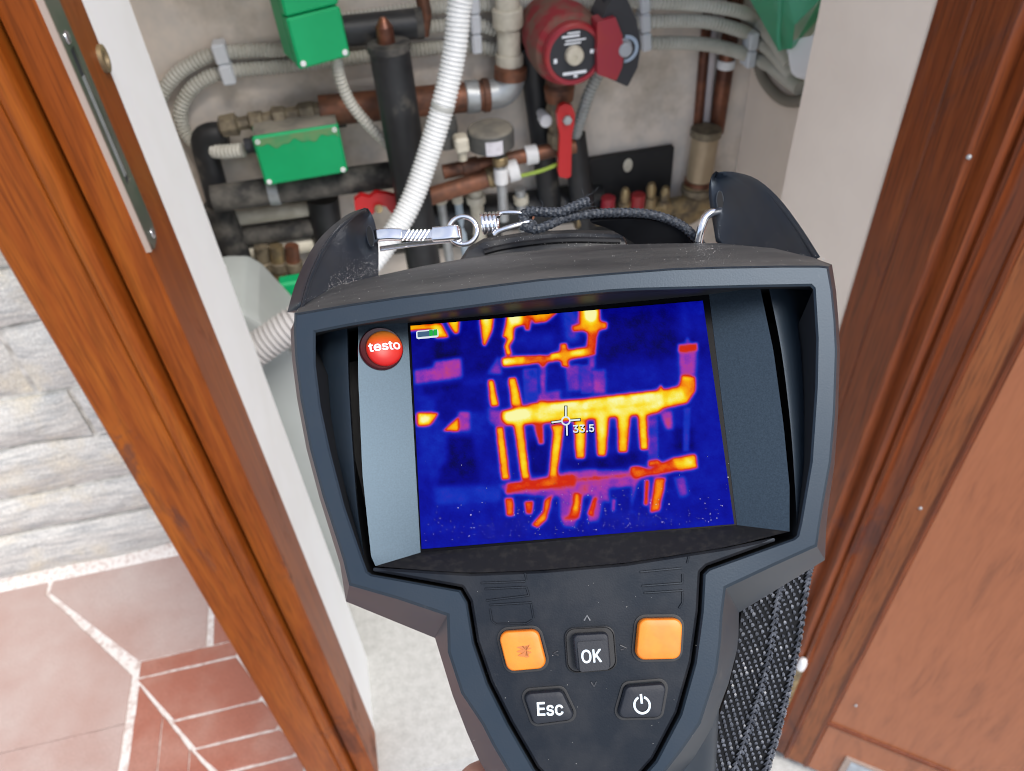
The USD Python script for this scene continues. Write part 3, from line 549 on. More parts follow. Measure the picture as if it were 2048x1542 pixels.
# red butterfly handle
a = at(755, 405, y=1.24)
def plate(pts, y0, y1, hole=None, mirror=None):
    pp = [at(px, py, y=y0) for px, py in pts]; poly = sg.Polygon([(p[0], p[2]) for p in pp]).buffer(0)
    poly = poly.buffer(0.002).buffer(-0.004).buffer(0.003)
    if hole: c = at(*hole[:2], y=y0); poly = poly.difference(sg.Point(c[0], c[2]).buffer(hole[2]))
    m = extr(poly, abs(y1 - y0)); return mapm(m, lambda x, z, h: (x, max(y0, y1) - h, z))
bh = Thing("butterfly_handle", "red butterfly valve handle peeping out above the camera's left ear", "valve handle", base=a)
bh.add("wing", plate([(710, 402), (722, 393), (740, 397), (752, 388), (772, 390), (796, 396), (800, 425), (785, 428), (772, 412), (757, 410), (745, 428), (712, 424)], 1.238, 1.252), red_handle, 30)
bh.add("nut", lathe(at(757, 418, y=1.252), at(757, 418, y=1.230), [(0, 0.008), (1, 0.008)], 6), brass, 10)

# ---- circulation pump
pc = at(1148, 110, y=1.18); cx_, cz_ = pc[0], pc[2]; u = mpp(pc)
pu = Thing("circulation_pump", "dusty red circulation pump with a black round face and black terminal box", "pump", base=(cx_, 1.28, cz_ - 0.06))
ax = lambda y: (cx_, y, cz_)
pu.add("motor_housing", lathe(ax(1.335), ax(1.196), [(0, 0.045), (0.1, 0.054), (0.5, 0.056), (0.55, 0.060), (0.8, 0.060), (0.95, 0.055), (1, 0.047)], 40), red_dust, 35)
pu.add("front_ring", lathe(ax(1.20), ax(1.178), [(0, 60 * u), (0.6, 62 * u), (0.9, 60 * u), (1, 57 * u), (1, 51 * u), (0.8, 50 * u)], 48), red_paint, 30)
fp = pu.add("face_plate", lathe(ax(1.186), ax(1.1815), [(0, 50 * u), (1, 50 * u), (1, 0.0005)], 48), black_plastic, 30)
pu.add("bleed_screw", lathe(ax(1.183), ax(1.170), [(0, 19 * u), (0.8, 18 * u), (1, 15 * u), (1, 5 * u), (0.85, 4 * u)], 24), cream, 30, under=fp)
for (dx, dz, w, h) in ((-38, -8, 7, 9), (38, 2, 8, 8), (2, -36, 50, 6), (4, -43, 8, 5), (-6, 36, 36, 4), (4, 28, 42, 3), (-2, 22, 34, 3), (0, 42, 26, 3)):
    pu.add("printed_mark", cbox((cx_ + dx * u, 1.1812, cz_ + dz * u), (w * u, 0.0012, h * u), 0.0004), print_white, False, under=fp)
tb = pu.add("terminal_box", plate([(1204, 40), (1222, 2), (1250, -8), (1272, 40), (1281, 92), (1274, 135), (1255, 172), (1196, 146)], 1.178, 1.232), black_plastic, 25)
pu.add("terminal_cover", plate([(1196, 46), (1230, 36), (1243, 70), (1247, 105), (1243, 135), (1232, 160), (1196, 148)], 1.168, 1.2), red_paint, 25)
q = at(1249, 98, y=1.172); pu.add("speed_dial", lathe(q + [0, 0.012, 0], q - [0, 0.008, 0], [(0, 20 * u), (0.3, 18 * u), (0.35, 14 * u), (0.9, 14 * u), (1, 11 * u)], 28), M("dial_grey", (0.30, 0.32, 0.35), 0.45), 30, under=tb)
arc = sg.Point(0, 0).buffer(27 * u).difference(sg.Point(0, 0).buffer(20 * u)).intersection(sg.box(-2 * u, -1, 1, 1)); q = at(1251, 98, y=1.1775)
pu.add("dial_scale", mapm(extr(arc, 0.001), lambda x, z, h: (q[0] + x, q[1] - h, q[2] + z)), M("dial_blue", (0.30, 0.38, 0.48), 0.5), False, under=tb)
pu.add("flange", lathe((cx_, 1.27, cz_ - 0.105), (cx_, 1.27, cz_ - 0.03), [(0, 0.024), (0.3, 0.027), (0.4, 0.022), (1, 0.03)], 24), copper, 30)
cab = spl([at(1222, 30, y=1.2), at(1216, 0, y=1.2), at(1212, -40, y=1.22)], 6)
single("pump_cable", tube(cab, 0.0085, 12), black_plastic, "thick black cable rising out of the pump's terminal box", "cable")

# ---- ball valve with red lever
vb = at(1131, 235, y=1.235)
bv = Thing("ball_valve", "brass ball valve below the pump with a long red lever pointing down", "valve", base=(vb[0], 1.27, vb[2] - 0.06))
bv.add("body", lathe((vb[0] - 0.002, 1.275, vb[2] - 0.075), (vb[0] - 0.002, 1.275, vb[2] + 0.055), [(0, 0.018), (0.05, 0.021), (0.25, 0.021), (0.28, 0.017), (0.4, 0.023), (0.6, 0.023), (0.72, 0.017), (0.75, 0.022), (0.97, 0.022), (1, 0.018)], 8), brass_dirty, 20)
bv.add("spindle", lathe((vb[0], 1.27, vb[2]), (vb[0], 1.226, vb[2]), [(0, 0.012), (0.6, 0.012), (0.62, 0.008), (1, 0.008)], 16), brass, 30)
lv = bv.add("lever", plate([(1115, 228), (1120, 214), (1131, 209), (1143, 213), (1149, 228), (1147, 250), (1143, 268), (1141, 352), (1134, 356), (1120, 353), (1118, 345), (1121, 268), (1117, 250)], 1.226, 1.236), red_handle, 30)
bv.add("nut", lathe((vb[0], 1.227, vb[2]), (vb[0], 1.219, vb[2]), [(0, 0.0085), (0.8, 0.0085), (1, 0.007)], 6), galv, 12, under=lv)
a = at(1090, 238, y=1.27)
single("round_plug", lathe(a + [0, 0.03, 0], a - [0, 0.012, 0], [(0, 0.008), (0.5, 0.009), (0.52, 0.0115), (0.95, 0.0115), (1, 0.009), (1, 0.003)], 20), white_plastic, "round white plug just left of the red lever's pivot", "plug", 30)

# ---- black panel and brass manifold, right
a, b = at(1172, 318, y=1.345), at(1348, 293, y=1.345)
bp = Thing("flat_sheet", "matt black flat sheet on the back wall right of the red lever", "sheet", base=(0.5, 1.345, 0.6))
bp.add("sheet", cbox(((a[0] + b[0]) / 2, 1.349, (a[2] + b[2]) / 2 - 0.14), (b[0] - a[0], 0.016, 0.28), 0.002), M("soot_black", (0.010, 0.010, 0.011), 0.7, col2=(0.03, 0.028, 0.026), ns=18, lo=0.55, hi=0.75), False)
s = at(1256, 331, y=1.34); bp.add("plaster_splash", ball((s[0], 1.3405, s[2]), 0.012, 2, (0.8, 0.12, 1.2)), cream, True)
mf = Thing("brass_manifold", "brass manifold with red-capped valves behind the webbing on top of the camera", "manifold", base=at(1300, 420, y=1.30))
a, b = at(1150, 440, y=1.30), at(1420, 402, y=1.30)
mf.add("bar", lathe(a, b, [(0, 0.018), (0.3, 0.018), (0.31, 0.022), (0.36, 0.022), (0.37, 0.018), (0.6, 0.018), (0.61, 0.023), (0.68, 0.023), (0.69, 0.018), (1, 0.018)], 20), brass, 30)
for q in ((1216, 408), (1276, 402)):
    p = at(*q, y=1.285); c = mf.add("cap", lathe(p - [0, 0, 0.02], p + [0, 0, 0.016], [(0, 0.012), (0.3, 0.014), (0.95, 0.014), (1, 0.011)], 16), red_paint, 30)
for q in ((1250, 395), (1302, 385), (1330, 392)):
    p = at(*q, y=1.29); mf.add("vent_valve", lathe(p - [0, 0, 0.03], p + [0, 0, 0.02], [(0, 0.012), (0.4, 0.013), (0.45, 0.009), (0.8, 0.010), (1, 0.006)], 12), brass, 25)
# ---- copper risers in the right corner
pipe("copper_riser", "dark brown copper riser, left of the pair in the right corner", "pipe", [(1420, -30), (1395, 262)], 1.348, 19, copper_dark)
pipe("grey_riser", "slim pale grey pipe between the two brown risers in the right corner", "pipe", [(1436, -30), (1410, 262)], 1.349, 17, M("lilac_grey", (0.42, 0.38, 0.38), 0.5))
pipe("copper_riser", "dark brown copper riser, right and thicker of the pair, with a white cap ring", "pipe", [(1474, -20), (1432, 264)], 1.343, 31, copper_dark, [(0.49, 0.016, 1.1, white_plastic, "cap_ring")])
pipe("riser_coupling", "thick beige-gold coupling under the brown risers beside the camera's right ear", "coupling", [(1413, 258), (1396, 372)], 1.315, 52, M("bronze_paint", (0.40, 0.31, 0.20), 0.4, 0.3, col2=(0.33, 0.25, 0.16), ns=14), [(0.06, 0.016, 1.14, brass_dirty, "collar"), (0.92, 0.012, 1.1, copper_dark, "collar")])
pipe("brass_elbow", "brass elbow below the beige-gold coupling next to the right ear", "elbow", [(1396, 366), (1391, 395), (1378, 420), (1340, 428)], 1.315, 56, brass, [(0.12, 0.014, 1.12, brass_dirty, "collar")])

# ---- white flexible drain hose and grey tank
hp = [P(q) for q in ((935, -60, 1.14), (919, 10, 1.14), (912, 80, 1.135), (900, 150, 1.13), (882, 225, 1.12), (858, 305, 1.11), (826, 395, 1.09), (790, 462, 1.07), (738, 532, 1.04), (690, 575, 1.02), (640, 620, 1.01), (600, 680, 1.01))]
hr = rad(hp[4], 45)
hs = Thing("drain_hose", "white ribbed flexible hose sweeping down across the pipes to the grey tank", "hose", base=hp[-1])
hs.add("ribbed_tube", corr(hp, hr, 0.0064, 0.16, 20), hose_white, 50)
p = P((885, 213, 1.12)); d = P((878, 237, 1.12)) - p; d /= np.linalg.norm(d)
hs.add("joint_band", lathe(p - d * 0.004, p + d * 0.004, [(0, hr), (0.2, hr * 1.05), (0.8, hr * 1.05), (1, hr)], 20), conduit_grey, 30)
conduit("wide greyish ribbed tube lying across the tank's front below its shoulder", [(700, 572, 0.985), (640, 612, 0.975), (590, 646, 0.965), (540, 680, 0.96), (490, 716, 0.955), (430, 765, 0.95)], 0.97, 62, M("tube_grey", (0.40, 0.385, 0.38), 0.6), "ribbed_tube", 20, 0.0085)
# tank: stands on the cupboard floor, sloping shoulder
YT = 1.02
tq = [at(*q, y=1.185) for q in ((452, 512), (492, 512), (520, 528), (592, 606), (660, 682))]
tp = [(-0.325, 0.0), (0.16, 0.0), (0.16, 0.30)] + [(q[0], q[2]) for q in tq[::-1]] + [(-0.325, tq[0][2])]
tpo = sg.Polygon(tp).buffer(0).buffer(-0.02).buffer(0.02); tc = np.array([tpo.centroid.x, tpo.centroid.y])
ta = np.array(shapely.segmentize(tpo, 0.02).exterior.coords)[:-1]
tank = loft([np.c_[(tc + (ta - tc) * s_)[:, 0], np.full(len(ta), y_), (tc + (ta - tc) * s_)[:, 1] + 0.001] for s_, y_ in ((0.93, 1.20), (0.985, 1.195), (1, 1.18), (1, 1.04), (0.985, 1.024), (0.95, YT))])
tk = Thing("plastic_tank", "smooth grey-white plastic tank with a sloping shoulder standing on the cupboard floor", "tank", base=(-0.12, 1.07, 0))
tk.add("body", tank, tank_m, 35)
tk.add("filler_cap", lathe((-0.28, 1.11, tq[0][2] - 0.004), (-0.28, 1.11, tq[0][2] + 0.025), [(0, 0.03), (0.9, 0.03), (1, 0.026)]), white_plastic, 30)
p = at(590, 585, y=1.22)
single("green_bracket", cbox((p[0], 1.23, p[2] - 0.02), (0.05, 0.03, 0.09), 0.004), green, "bit of bright green plastic between the tank's shoulder and the camera's left ear", "bracket", False)

# ---- green see-through plastic container, upper right, and a white rag
def gp(px, py, y): return at(px, py, y=y)
ga = [gp(1476, -60, 1.20), gp(1500, 0, 1.18), gp(1556, 100, 1.12), gp(1584, 98, 1.08), gp(1640, 0, 1.04), gp(1650, -60, 1.03)]
gb = [gp(1530, -60, 1.30), gp(1545, 0, 1.28), gp(1570, 92, 1.22), gp(1592, 88, 1.20), gp(1660, 10, 1.18), gp(1680, -60, 1.17)]
gt = Thing("green_container", "see-through green plastic container corner pointing down in the upper right corner", "container", base=(0.62, 1.15, 1.0))
fa = cat(*[hullm([p + k for p in q for k in (np.zeros(3), np.array([0.0, 0.0025, 0.0018]))]) for q in ([ga[0], ga[1], ga[2], gp(1562, 20, 1.085), gp(1560, -60, 1.085)], [gp(1562, 20, 1.085), ga[2], ga[3], gp(1590, 50, 1.06)], [gp(1560, -60, 1.085), gp(1562, 20, 1.085), gp(1590, 50, 1.06), ga[4], ga[5]])])
gt.add("front_wall", fa, green_clear, False)
gt.add("side_wall", cat(*[hullm([ga[i], ga[i + 1], gb[i], gb[i + 1], ga[i] + [0.0015, 0.001, 0.002], gb[i + 1] + [0.0015, 0.001, 0.002]]) for i in range(5)]), green_clear, False)
gt.add("corner_rib", tube(spl([gp(1563, -50, 1.083), gp(1560, 20, 1.083), gp(1556, 70, 1.09), gp(1560, 98, 1.10)], 6), 0.004, 8), green_clear, 40)
rag = Thing("white_rag", "crumpled white rag hanging under the green container against the right reveal", "cloth", base=(0.62, 1.1, 0.9))
n_ = 14; g = np.zeros((n_ + 1, n_ + 1, 3))
c00, c10, c01, c11 = gp(1575, 108, 1.10), gp(1660, 40, 1.02), gp(1605, 165, 1.07), gp(1650, 165, 1.0)
for i in range(n_ + 1):
    for j in range(n_ + 1):
        s, t = i / n_, j / n_; g[i, j] = (1 - s) * ((1 - t) * c00 + t * c10) + s * ((1 - t) * c01 + t * c11) + np.array([0, 0.012 * math.sin(9 * t + 3 * s), 0.006 * math.sin(7 * s + 4 * t)])
b_ = g + np.array([0, 0.004, 0]); v = np.vstack([g.reshape(-1, 3), b_.reshape(-1, 3)]); f = grid_faces(n_ + 1, n_ + 1, False); f = f + [[a + (n_ + 1) ** 2, c + (n_ + 1) ** 2, b + (n_ + 1) ** 2] for a, b, c in f]
rag.add("cloth", tm(v, f), M("rag_cloth", (0.72, 0.73, 0.75), 0.9), True)

# ================================================================== THE THERMAL CAMERA (held in the foreground)
from scipy.spatial.transform import Rotation as Ro
RD = Ro.from_rotvec([-0.2277, -0.0304, 0.0814]).as_matrix(); TD = np.array([0.0128, -0.0085, -0.1817])
RW = RC @ RD; TW = CAM + RC @ TD
_m = np.eye(4); _m[:3, :3] = RW.T; _m[3, :3] = TW
DEV = Gf.Matrix4d(*_m.ravel().tolist())
camL = -RD.T @ TD
def dv(px, py, w=0.0):
    """a sight line met with the plane w metres in front of the screen, in the camera body's own axes (u right, v up, w towards the user)"""
    r = RD.T @ np.array([(px - 1024) / FP, -(py - 771) / FP, -1.0]); return camL + r * ((w - camL[2]) / r[2])
def wf(v):  # front of the housing: the visor stands proud at the top and falls away to the grip
    return float(np.interp(v, [-0.12, -0.075, -0.05, -0.035, 0.0, 0.03, 0.05], [-0.005, 0.0005, 0.0030, 0.0046, 0.0105, 0.0155, 0.017]))
def dvf(px, py, o=0.0):
    p = dv(px, py, 0.0)
    for _ in range(8): p = dv(px, py, wf(p[1]) + o)
    return p

body_m = M("camera_body", (0.011, 0.014, 0.019), 0.42, col2=(0.018, 0.019, 0.021), ns=60, obj=True, bump=0.10, bs=2600, bd=0.0002, col3=(0.045, 0.043, 0.04), ns3=140, lo3=0.66, hi3=0.8, spec=0.5, tint=(0.72, 0.85, 1.0))  # bluish specular tints of the shell plastics carry the sky's blue reflection
rim_m = M("camera_rim", (0.012, 0.019, 0.028), 0.40, obj=True, bump=0.10, bs=2400, bd=0.0002, spec=0.40, col2=(0.015, 0.021, 0.029), ns=70, col3=(0.05, 0.055, 0.06), ns3=210, lo3=0.66, hi3=0.80, tint=(0.72, 0.85, 1.0))
bezel_m = M("camera_bezel", (0.010, 0.014, 0.019), 0.40, obj=True, grain=0.5, gs=2600, bump=0.06, bs=4200, bd=0.00018, spec=0.75, tint=(0.58, 0.80, 1.0))
dusty_m = M("dusty_top", (0.018, 0.019, 0.021), 0.5, obj=True, col2=(0.085, 0.083, 0.08), ns=55, stretch=(0.35, 1, 1), lo=0.36, hi=0.70, col3=(0.14, 0.135, 0.125), ns3=420, lo3=0.60, hi3=0.80, bump=0.2, bs=1500, bd=0.0003)
keypad_m = M("keypad_plate", (0.007, 0.008, 0.011), 0.42, spec=0.24, obj=True, bump=0.12, bs=2600, bd=0.0002, col2=(0.016, 0.016, 0.018), ns=90, col3=(0.05, 0.048, 0.045), ns3=260, lo3=0.68, hi3=0.8, tint=(0.72, 0.85, 1.0))
button_m = M("rubber_button", (0.014, 0.016, 0.022), 0.5, spec=0.3, obj=True, bump=0.15, bs=2400, bd=0.0002)
orange_m = M("orange_button", (0.80, 0.21, 0.012), 0.42, obj=True, col2=(0.72, 0.17, 0.012), ns=150)
glass_black = M("glass_black", (0.003, 0.003, 0.004), 0.3, obj=True, spec=0.04)
print_m = M("key_print", (0.62, 0.70, 0.76), 0.5)
recess_m = M("recess_black", (0.006, 0.006, 0.007), 0.5, obj=True)

dev = Thing("thermal_camera", "black handheld thermal imaging camera with its lit screen and orange keys, held up in front", "thermal camera", frame=DEV)
# rear edge of the hood and facets: (front px, py) -> (second px, py, w)
OUT = [((587, 625), (607, 604, -0.012)), ((640, 616), (668, 570, -0.024)), ((700, 606), (758, 551, -0.032)), ((800, 591), (840, 533, -0.034)), ((900, 579), (930, 517, -0.036)), ((1000, 566), (1010, 506, -0.037)), ((1081, 556), (1080, 500, -0.037)), ((1220, 544), (1200, 490, -0.036)), ((1349, 534), (1330, 487, -0.035)), ((1450, 531), (1437, 486, -0.033)), ((1560, 529), (1545, 497, -0.025)), ((1640, 529), (1622, 515, -0.014)),
       ((1659, 531), (1664, 529, -0.006)), ((1667, 580), (1672, 580, -0.006)), ((1673, 640), (1677, 640, -0.006)), ((1676, 702), (1680, 705, -0.006)), ((1672, 825), (1676, 830, -0.006)), ((1664, 923), (1669, 928, -0.006)), ((1648, 1012), (1656, 1018, -0.007)), ((1642, 1050), (1652, 1062, -0.008)), ((1636, 1093), (1650, 1120, -0.011)),
       ((1545, 1134), (1565, 1172, -0.013)), ((1453, 1177), (1478, 1225, -0.014)), ((1446, 1234), (1477, 1270, -0.014)), ((1443, 1285), (1474, 1300, -0.014)), ((1435, 1347), (1457, 1367, -0.014)), ((1402, 1449), (1424, 1455, -0.014)), ((1367, 1500), (1388, 1515, -0.014)), ((1332, 1545), (1350, 1565, -0.016)), ((1270, 1610), (1290, 1640, -0.018)), ((1170, 1640), (1175, 1680, -0.02)), ((1080, 1615), (1065, 1650, -0.018)),
       ((1016, 1545), (990, 1575, -0.016)), ((985, 1492), (958, 1520, -0.015)), ((963, 1449), (934, 1465, -0.014)), ((922, 1388), (905, 1390, -0.014)), ((895, 1305), (886, 1328, -0.013)), ((893, 1232), (870, 1276, -0.012)), ((795, 1199), (782, 1240, -0.011)), ((697, 1171), (692, 1203, -0.010)), ((685, 1121), (680, 1128, -0.008)), ((673, 1082), (667, 1086, -0.008)), ((644, 993), (639, 996, -0.007)), ((618, 896), (613, 898, -0.006)), ((599, 795), (594, 797, -0.006)), ((589, 717), (584, 718, -0.006)), ((586, 660), (581, 660, -0.006))]
O = np.array([dvf(*a) for a, b in OUT]); R2 = np.array([dv(*b) for a, b in OUT])
def inset(P3, d):
    p = P3[:, :2]; n = len(p); out = P3.copy()
    area = 0.5 * np.sum(p[:, 0] * np.roll(p[:, 1], -1) - np.roll(p[:, 0], -1) * p[:, 1]); sgn = 1 if area > 0 else -1
    for i in range(n):
        e1 = p[i] - p[i - 1]; e2 = p[(i + 1) % n] - p[i]; e1 /= np.linalg.norm(e1); e2 /= np.linalg.norm(e2)
        n1, n2 = np.array([-e1[1], e1[0]]) * sgn, np.array([-e2[1], e2[0]]) * sgn; b = n1 + n2; b /= max(np.linalg.norm(b), 1e-6); out[i, :2] += b * d / max(b @ n1, 0.5)
    return out
INN = [(630, 664), (695, 651), (761, 640), (878, 622), (1030, 602), (1130, 591), (1220, 582), (1276, 579), (1500, 573), (1622, 571), (1628, 577), (1634, 677), (1632, 775), (1622, 923), (1601, 1046), (1595, 1071), (1588, 1077), (1418, 1138), (1408, 1148), (1404, 1223), (1390, 1326), (1361, 1429), (1312, 1523), (1270, 1570), (1190, 1600), (1110, 1580), (1070, 1542), (1016, 1449), (975, 1367), (947, 1285), (934, 1205), (920, 1181), (743, 1149), (734, 1143), (723, 1114), (688, 1012), (659, 900), (640, 810), (630, 728)]
I = np.array([dvf(*p) for p in INN])
Oi = inset(O, 0.0007)
Ib = inset(I, -0.0004)
def annulus(outer, inner, z=None):
    """flat sheet between two closed 3D rings, following their own depths"""
    v2, f = trimesh.creation.triangulate_polygon(sg.Polygon(outer[:, :2], [inner[:, :2]]), engine="earcut")
    ref = np.vstack([outer, inner]); from scipy.spatial import cKDTree
    _, k = cKDTree(ref[:, :2]).query(v2); m = tm(ref[k], f)
    if m.face_normals[:, 2].mean() < 0: m.invert()
    return m
def strip(A, B, closed=True):
    n = len(A); m = tm(np.vstack([A, B]), grid_faces(2, n, closed)); return m
def facing(m, d):
    if (m.face_normals * m.area_faces[:, None]).sum(0) @ np.asarray(d) < 0: m.invert()
    return m
Od = O.copy(); Od[:, 2] -= 0.0006
Id = Ib.copy(); Id2 = I.copy(); Id2[:, 2] -= 0.0005
Ifl = I.copy(); Ifl[:, 2] = -0.016
for k_ in range(11): Ifl[k_] = dv(INN[k_][0], INN[k_][1] + 13, -0.016)
ctr = R2.mean(0)
R3 = R2 * [0.9, 0.9, 1] + [0, 0, -0.03]; top = R2[:, 1] > 0.03; R3[top] = R2[top] * [0.95, 0.80, 1] + [0, 0, -0.018]
shellm = cat(annulus(Oi, Ib), strip(Oi, Od), strip(Ib, Id2), strip(Id2, Ifl))
# orient: outer walls outwards, opening walls inwards
w1 = strip(Oi, Od); w2 = strip(Ib, Id2); w3 = strip(Id2, Ifl)
def orient_radial(m, c, outward):
    d = m.triangles_center - c; s = np.einsum("ij,ij->i", m.face_normals[:, :2], d[:, :2]).sum()
    if (s < 0) == outward: m.invert()
    return m
c2 = np.array([0.0, -0.005, 0])
def onfront(poly, o, dense=0.004):
    """the front face over a plan polygon, finely divided so that it follows the housing's curve"""
    p = shapely.segmentize(poly, dense); rims = [p.exterior] + list(p.interiors); pts = [np.array(q.coords)[:-1] for q in rims]
    minx, miny, maxx, maxy = p.bounds; inn = p.buffer(-dense * 0.4); gpts = [(x, y) for x in np.arange(minx, maxx, dense) for y in np.arange(miny, maxy, dense) if inn.contains(sg.Point(x, y))]
    allp = np.vstack(pts + ([np.array(gpts)] if gpts else [])); tri = shapely.delaunay_triangles(sg.MultiPoint(allp)); V, F, key_ = [], [], {}
    big = p.buffer(1e-6)
    for t in tri.geoms:
        if big.contains(t.centroid):
            f = []
            for q in list(t.exterior.coords)[:3]:
                k = (round(q[0], 7), round(q[1], 7))
                if k not in key_: key_[k] = len(V); V.append((q[0], q[1], wf(q[1]) + o))
                f.append(key_[k])
            F.append(f)
    m = tm(V, F)
    for i, nrm in enumerate(m.face_normals):
        if nrm[2] < 0: F[i] = F[i][::-1]
    return tm(V, F)
dev.add("rim", cat(onfront(sg.Polygon(Oi[:, :2], [Ib[:, :2]]), 0.0, 0.003), orient_radial(w1, c2, True), orient_radial(w2, c2, False)), rim_m, 40)
shade_black_m = M("visor_lining", (0.005, 0.0055, 0.007), 0.65, obj=True, spec=0.25)  # near-black for the shade under the visor and inside the ear slots
dev.add("visor_lining", orient_radial(w3, c2, False), shade_black_m, 30)
side = orient_radial(strip(Od, R2), c2, True)
ti = np.arange(0, 12)  # hood
n_o = len(OUT)
hood_f, side_f = [], []
for i in range(n_o):
    q = [[i, (i + 1) % n_o, n_o + (i + 1) % n_o], [i, n_o + (i + 1) % n_o, n_o + i]]
    (hood_f if i < 12 and i + 1 <= 12 else side_f).extend(q)
# the hood's upper face: finer grid, slightly crowned
hg = np.array([[Od[i] * (1 - t) + R2[i] * t + np.array([0, 0.0016 * math.sin(math.pi * t) * min(1, i / 2, (12 - i) / 2), 0]) for i in range(0, 13)] for t in np.linspace(0, 1, 9)])
hood = facing(tm(hg.reshape(-1, 3), grid_faces(9, 13, False)), [0, 1, 0.3])
dev.add("hood_top", hood, dusty_m, 50)
sm = tm(np.vstack([Od, R2]), side_f); orient_radial(sm, c2, True)
back = orient_radial(strip(R2, R3), c2, True)
bc = trimesh.creation.triangulate_polygon(sg.Polygon(R3[:, :2]).buffer(0), engine="earcut")
capm = tm(np.c_[bc[0], np.full(len(bc[0]), R3[:, 2].min())], bc[1]); facing(capm, [0, 0, -1])
R4 = R3.copy(); R4[:, 2] = R3[:, 2].min()
dev.add("housing", cat(sm, back, orient_radial(strip(R3, R4), c2, True), capm), body_m, 28)
dev.add("recess", facing(annulus(inset(Ifl, -0.001), inset(Ifl, 0.03)) if False else tm(np.c_[trimesh.creation.triangulate_polygon(sg.Polygon(I[:, :2]).buffer(0.0006), engine="earcut")[0], np.full(len(trimesh.creation.triangulate_polygon(sg.Polygon(I[:, :2]).buffer(0.0006), engine="earcut")[0]), -0.0155)], trimesh.creation.triangulate_polygon(sg.Polygon(I[:, :2]).buffer(0.0006), engine="earcut")[1]), [0, 0, 1]), recess_m, False)

# screen surround: four sloping panels round the glass
SC = [dv(*p, 0.0) for p in ((815, 646), (1418, 589), (1474, 1050), (841, 1105))]
WB = 0.0046
bl = [dv(*p, w) for p, w in (((716, 650), WB), ((716, 744), WB), ((725, 950), WB), ((743, 1119), WB), ((751, 1132), WB))]
br = [dv(*p, w) for p, w in (((1520, 574), WB), ((1547, 702), WB), ((1567, 849), WB), ((1579, 973), WB), ((1579, 1063), 0.0046))]
bb = [bl[-1]] + [dv(*p, WB) for p in ((845, 1140), (942, 1146), (1086, 1140), (1250, 1126), (1455, 1094))] + [br[-1]]
def fanstrip(A, B, n=6):
    """ruled surface between two polylines"""
    A, B = np.asarray(A, float), np.asarray(B, float)
    def rs(p, k): s = np.r_[0, np.cumsum(np.linalg.norm(np.diff(p, axis=0), axis=1))]; t = np.linspace(0, s[-1], k); return np.stack([np.interp(t, s, p[:, i]) for i in range(3)], 1)
    k = 24; a, b = rs(A, k), rs(B, k)
    g = np.array([a * (1 - t) + b * t for t in np.linspace(0, 1, n)]); m = tm(g.reshape(-1, 3), grid_faces(n, k, False)); return facing(m, [0, 0, 1])
def skirt(A, depth=0.012):
    A = np.asarray(A); B = A.copy(); B[:, 2] -= depth; return tm(np.vstack([A, B]), grid_faces(2, len(A), False))
tl = [dv(716, 650, WB), dv(815, 636, WB)]
dev.add("bezel_panel", cat(fanstrip(bl, [SC[0], SC[3]]), skirt(bl)), bezel_m, 40)
dev.add("bezel_panel", cat(fanstrip(br, [SC[1], SC[2]]), skirt(br)), bezel_m, 40)
dev.add("bezel_panel", cat(fanstrip(bb, [SC[3], SC[2]]), skirt(bb)), M("bezel_lower_shaded", (0.006, 0.006, 0.007), 0.55, obj=True, col2=(0.016, 0.015, 0.014), ns=500, lo=0.5, hi=0.7, spec=0.3), 40)  # lower panel's dark reflection put into a darker copy of the bezel colour
tp_ = [dv(716, 650, WB), dv(815, 632, WB + 0.002), dv(1000, 606, WB + 0.002), dv(1300, 578, WB + 0.002), dv(1520, 574, WB)]
dev.add("bezel_panel", fanstrip(tp_, [SC[0], SC[1]]), recess_m, 40)  # top panel coloured black for the visor's shadow on it
# ridged strips between the surround and the rim
def ridge(cols):
    rows = [spl([dv(px, py, w) for px, py in c], 5) for c, w in cols]; g = np.array(rows); return facing(tm(g.reshape(-1, 3), grid_faces(len(rows), len(rows[0]), False)), [0, 0, 1])
dev.add("side_strip", ridge([([(626, 668), (632, 760), (652, 880), (690, 1020), (726, 1114)], -0.006), ([(640, 665), (643, 760), (662, 880), (697, 1020), (727, 1114)], -0.004), ([(656, 660), (658, 760), (668, 880), (700, 1010), (727, 1112)], 0.0030), ([(694, 652), (697, 760), (704, 880), (714, 1010), (728, 1110)], 0.0038), ([(697, 652), (700, 760), (707, 880), (717, 1010), (729, 1110)], -0.013)]), rim_m, 30)
dev.add("side_strip", ridge([([(1536, 575), (1561, 702), (1579, 849), (1588, 973), (1593, 1050)], -0.012), ([(1538, 575), (1563, 702), (1581, 849), (1590, 973), (1594, 1050)], 0.0040), ([(1576, 574), (1598, 702), (1608, 849), (1606, 960), (1596, 1050)], 0.0034), ([(1592, 574), (1612, 702), (1618, 849), (1612, 960), (1597, 1050)], -0.002), ([(1640, 574), (1640, 702), (1640, 849), (1624, 960), (1600, 1050)], -0.004)]), rim_m, 30)

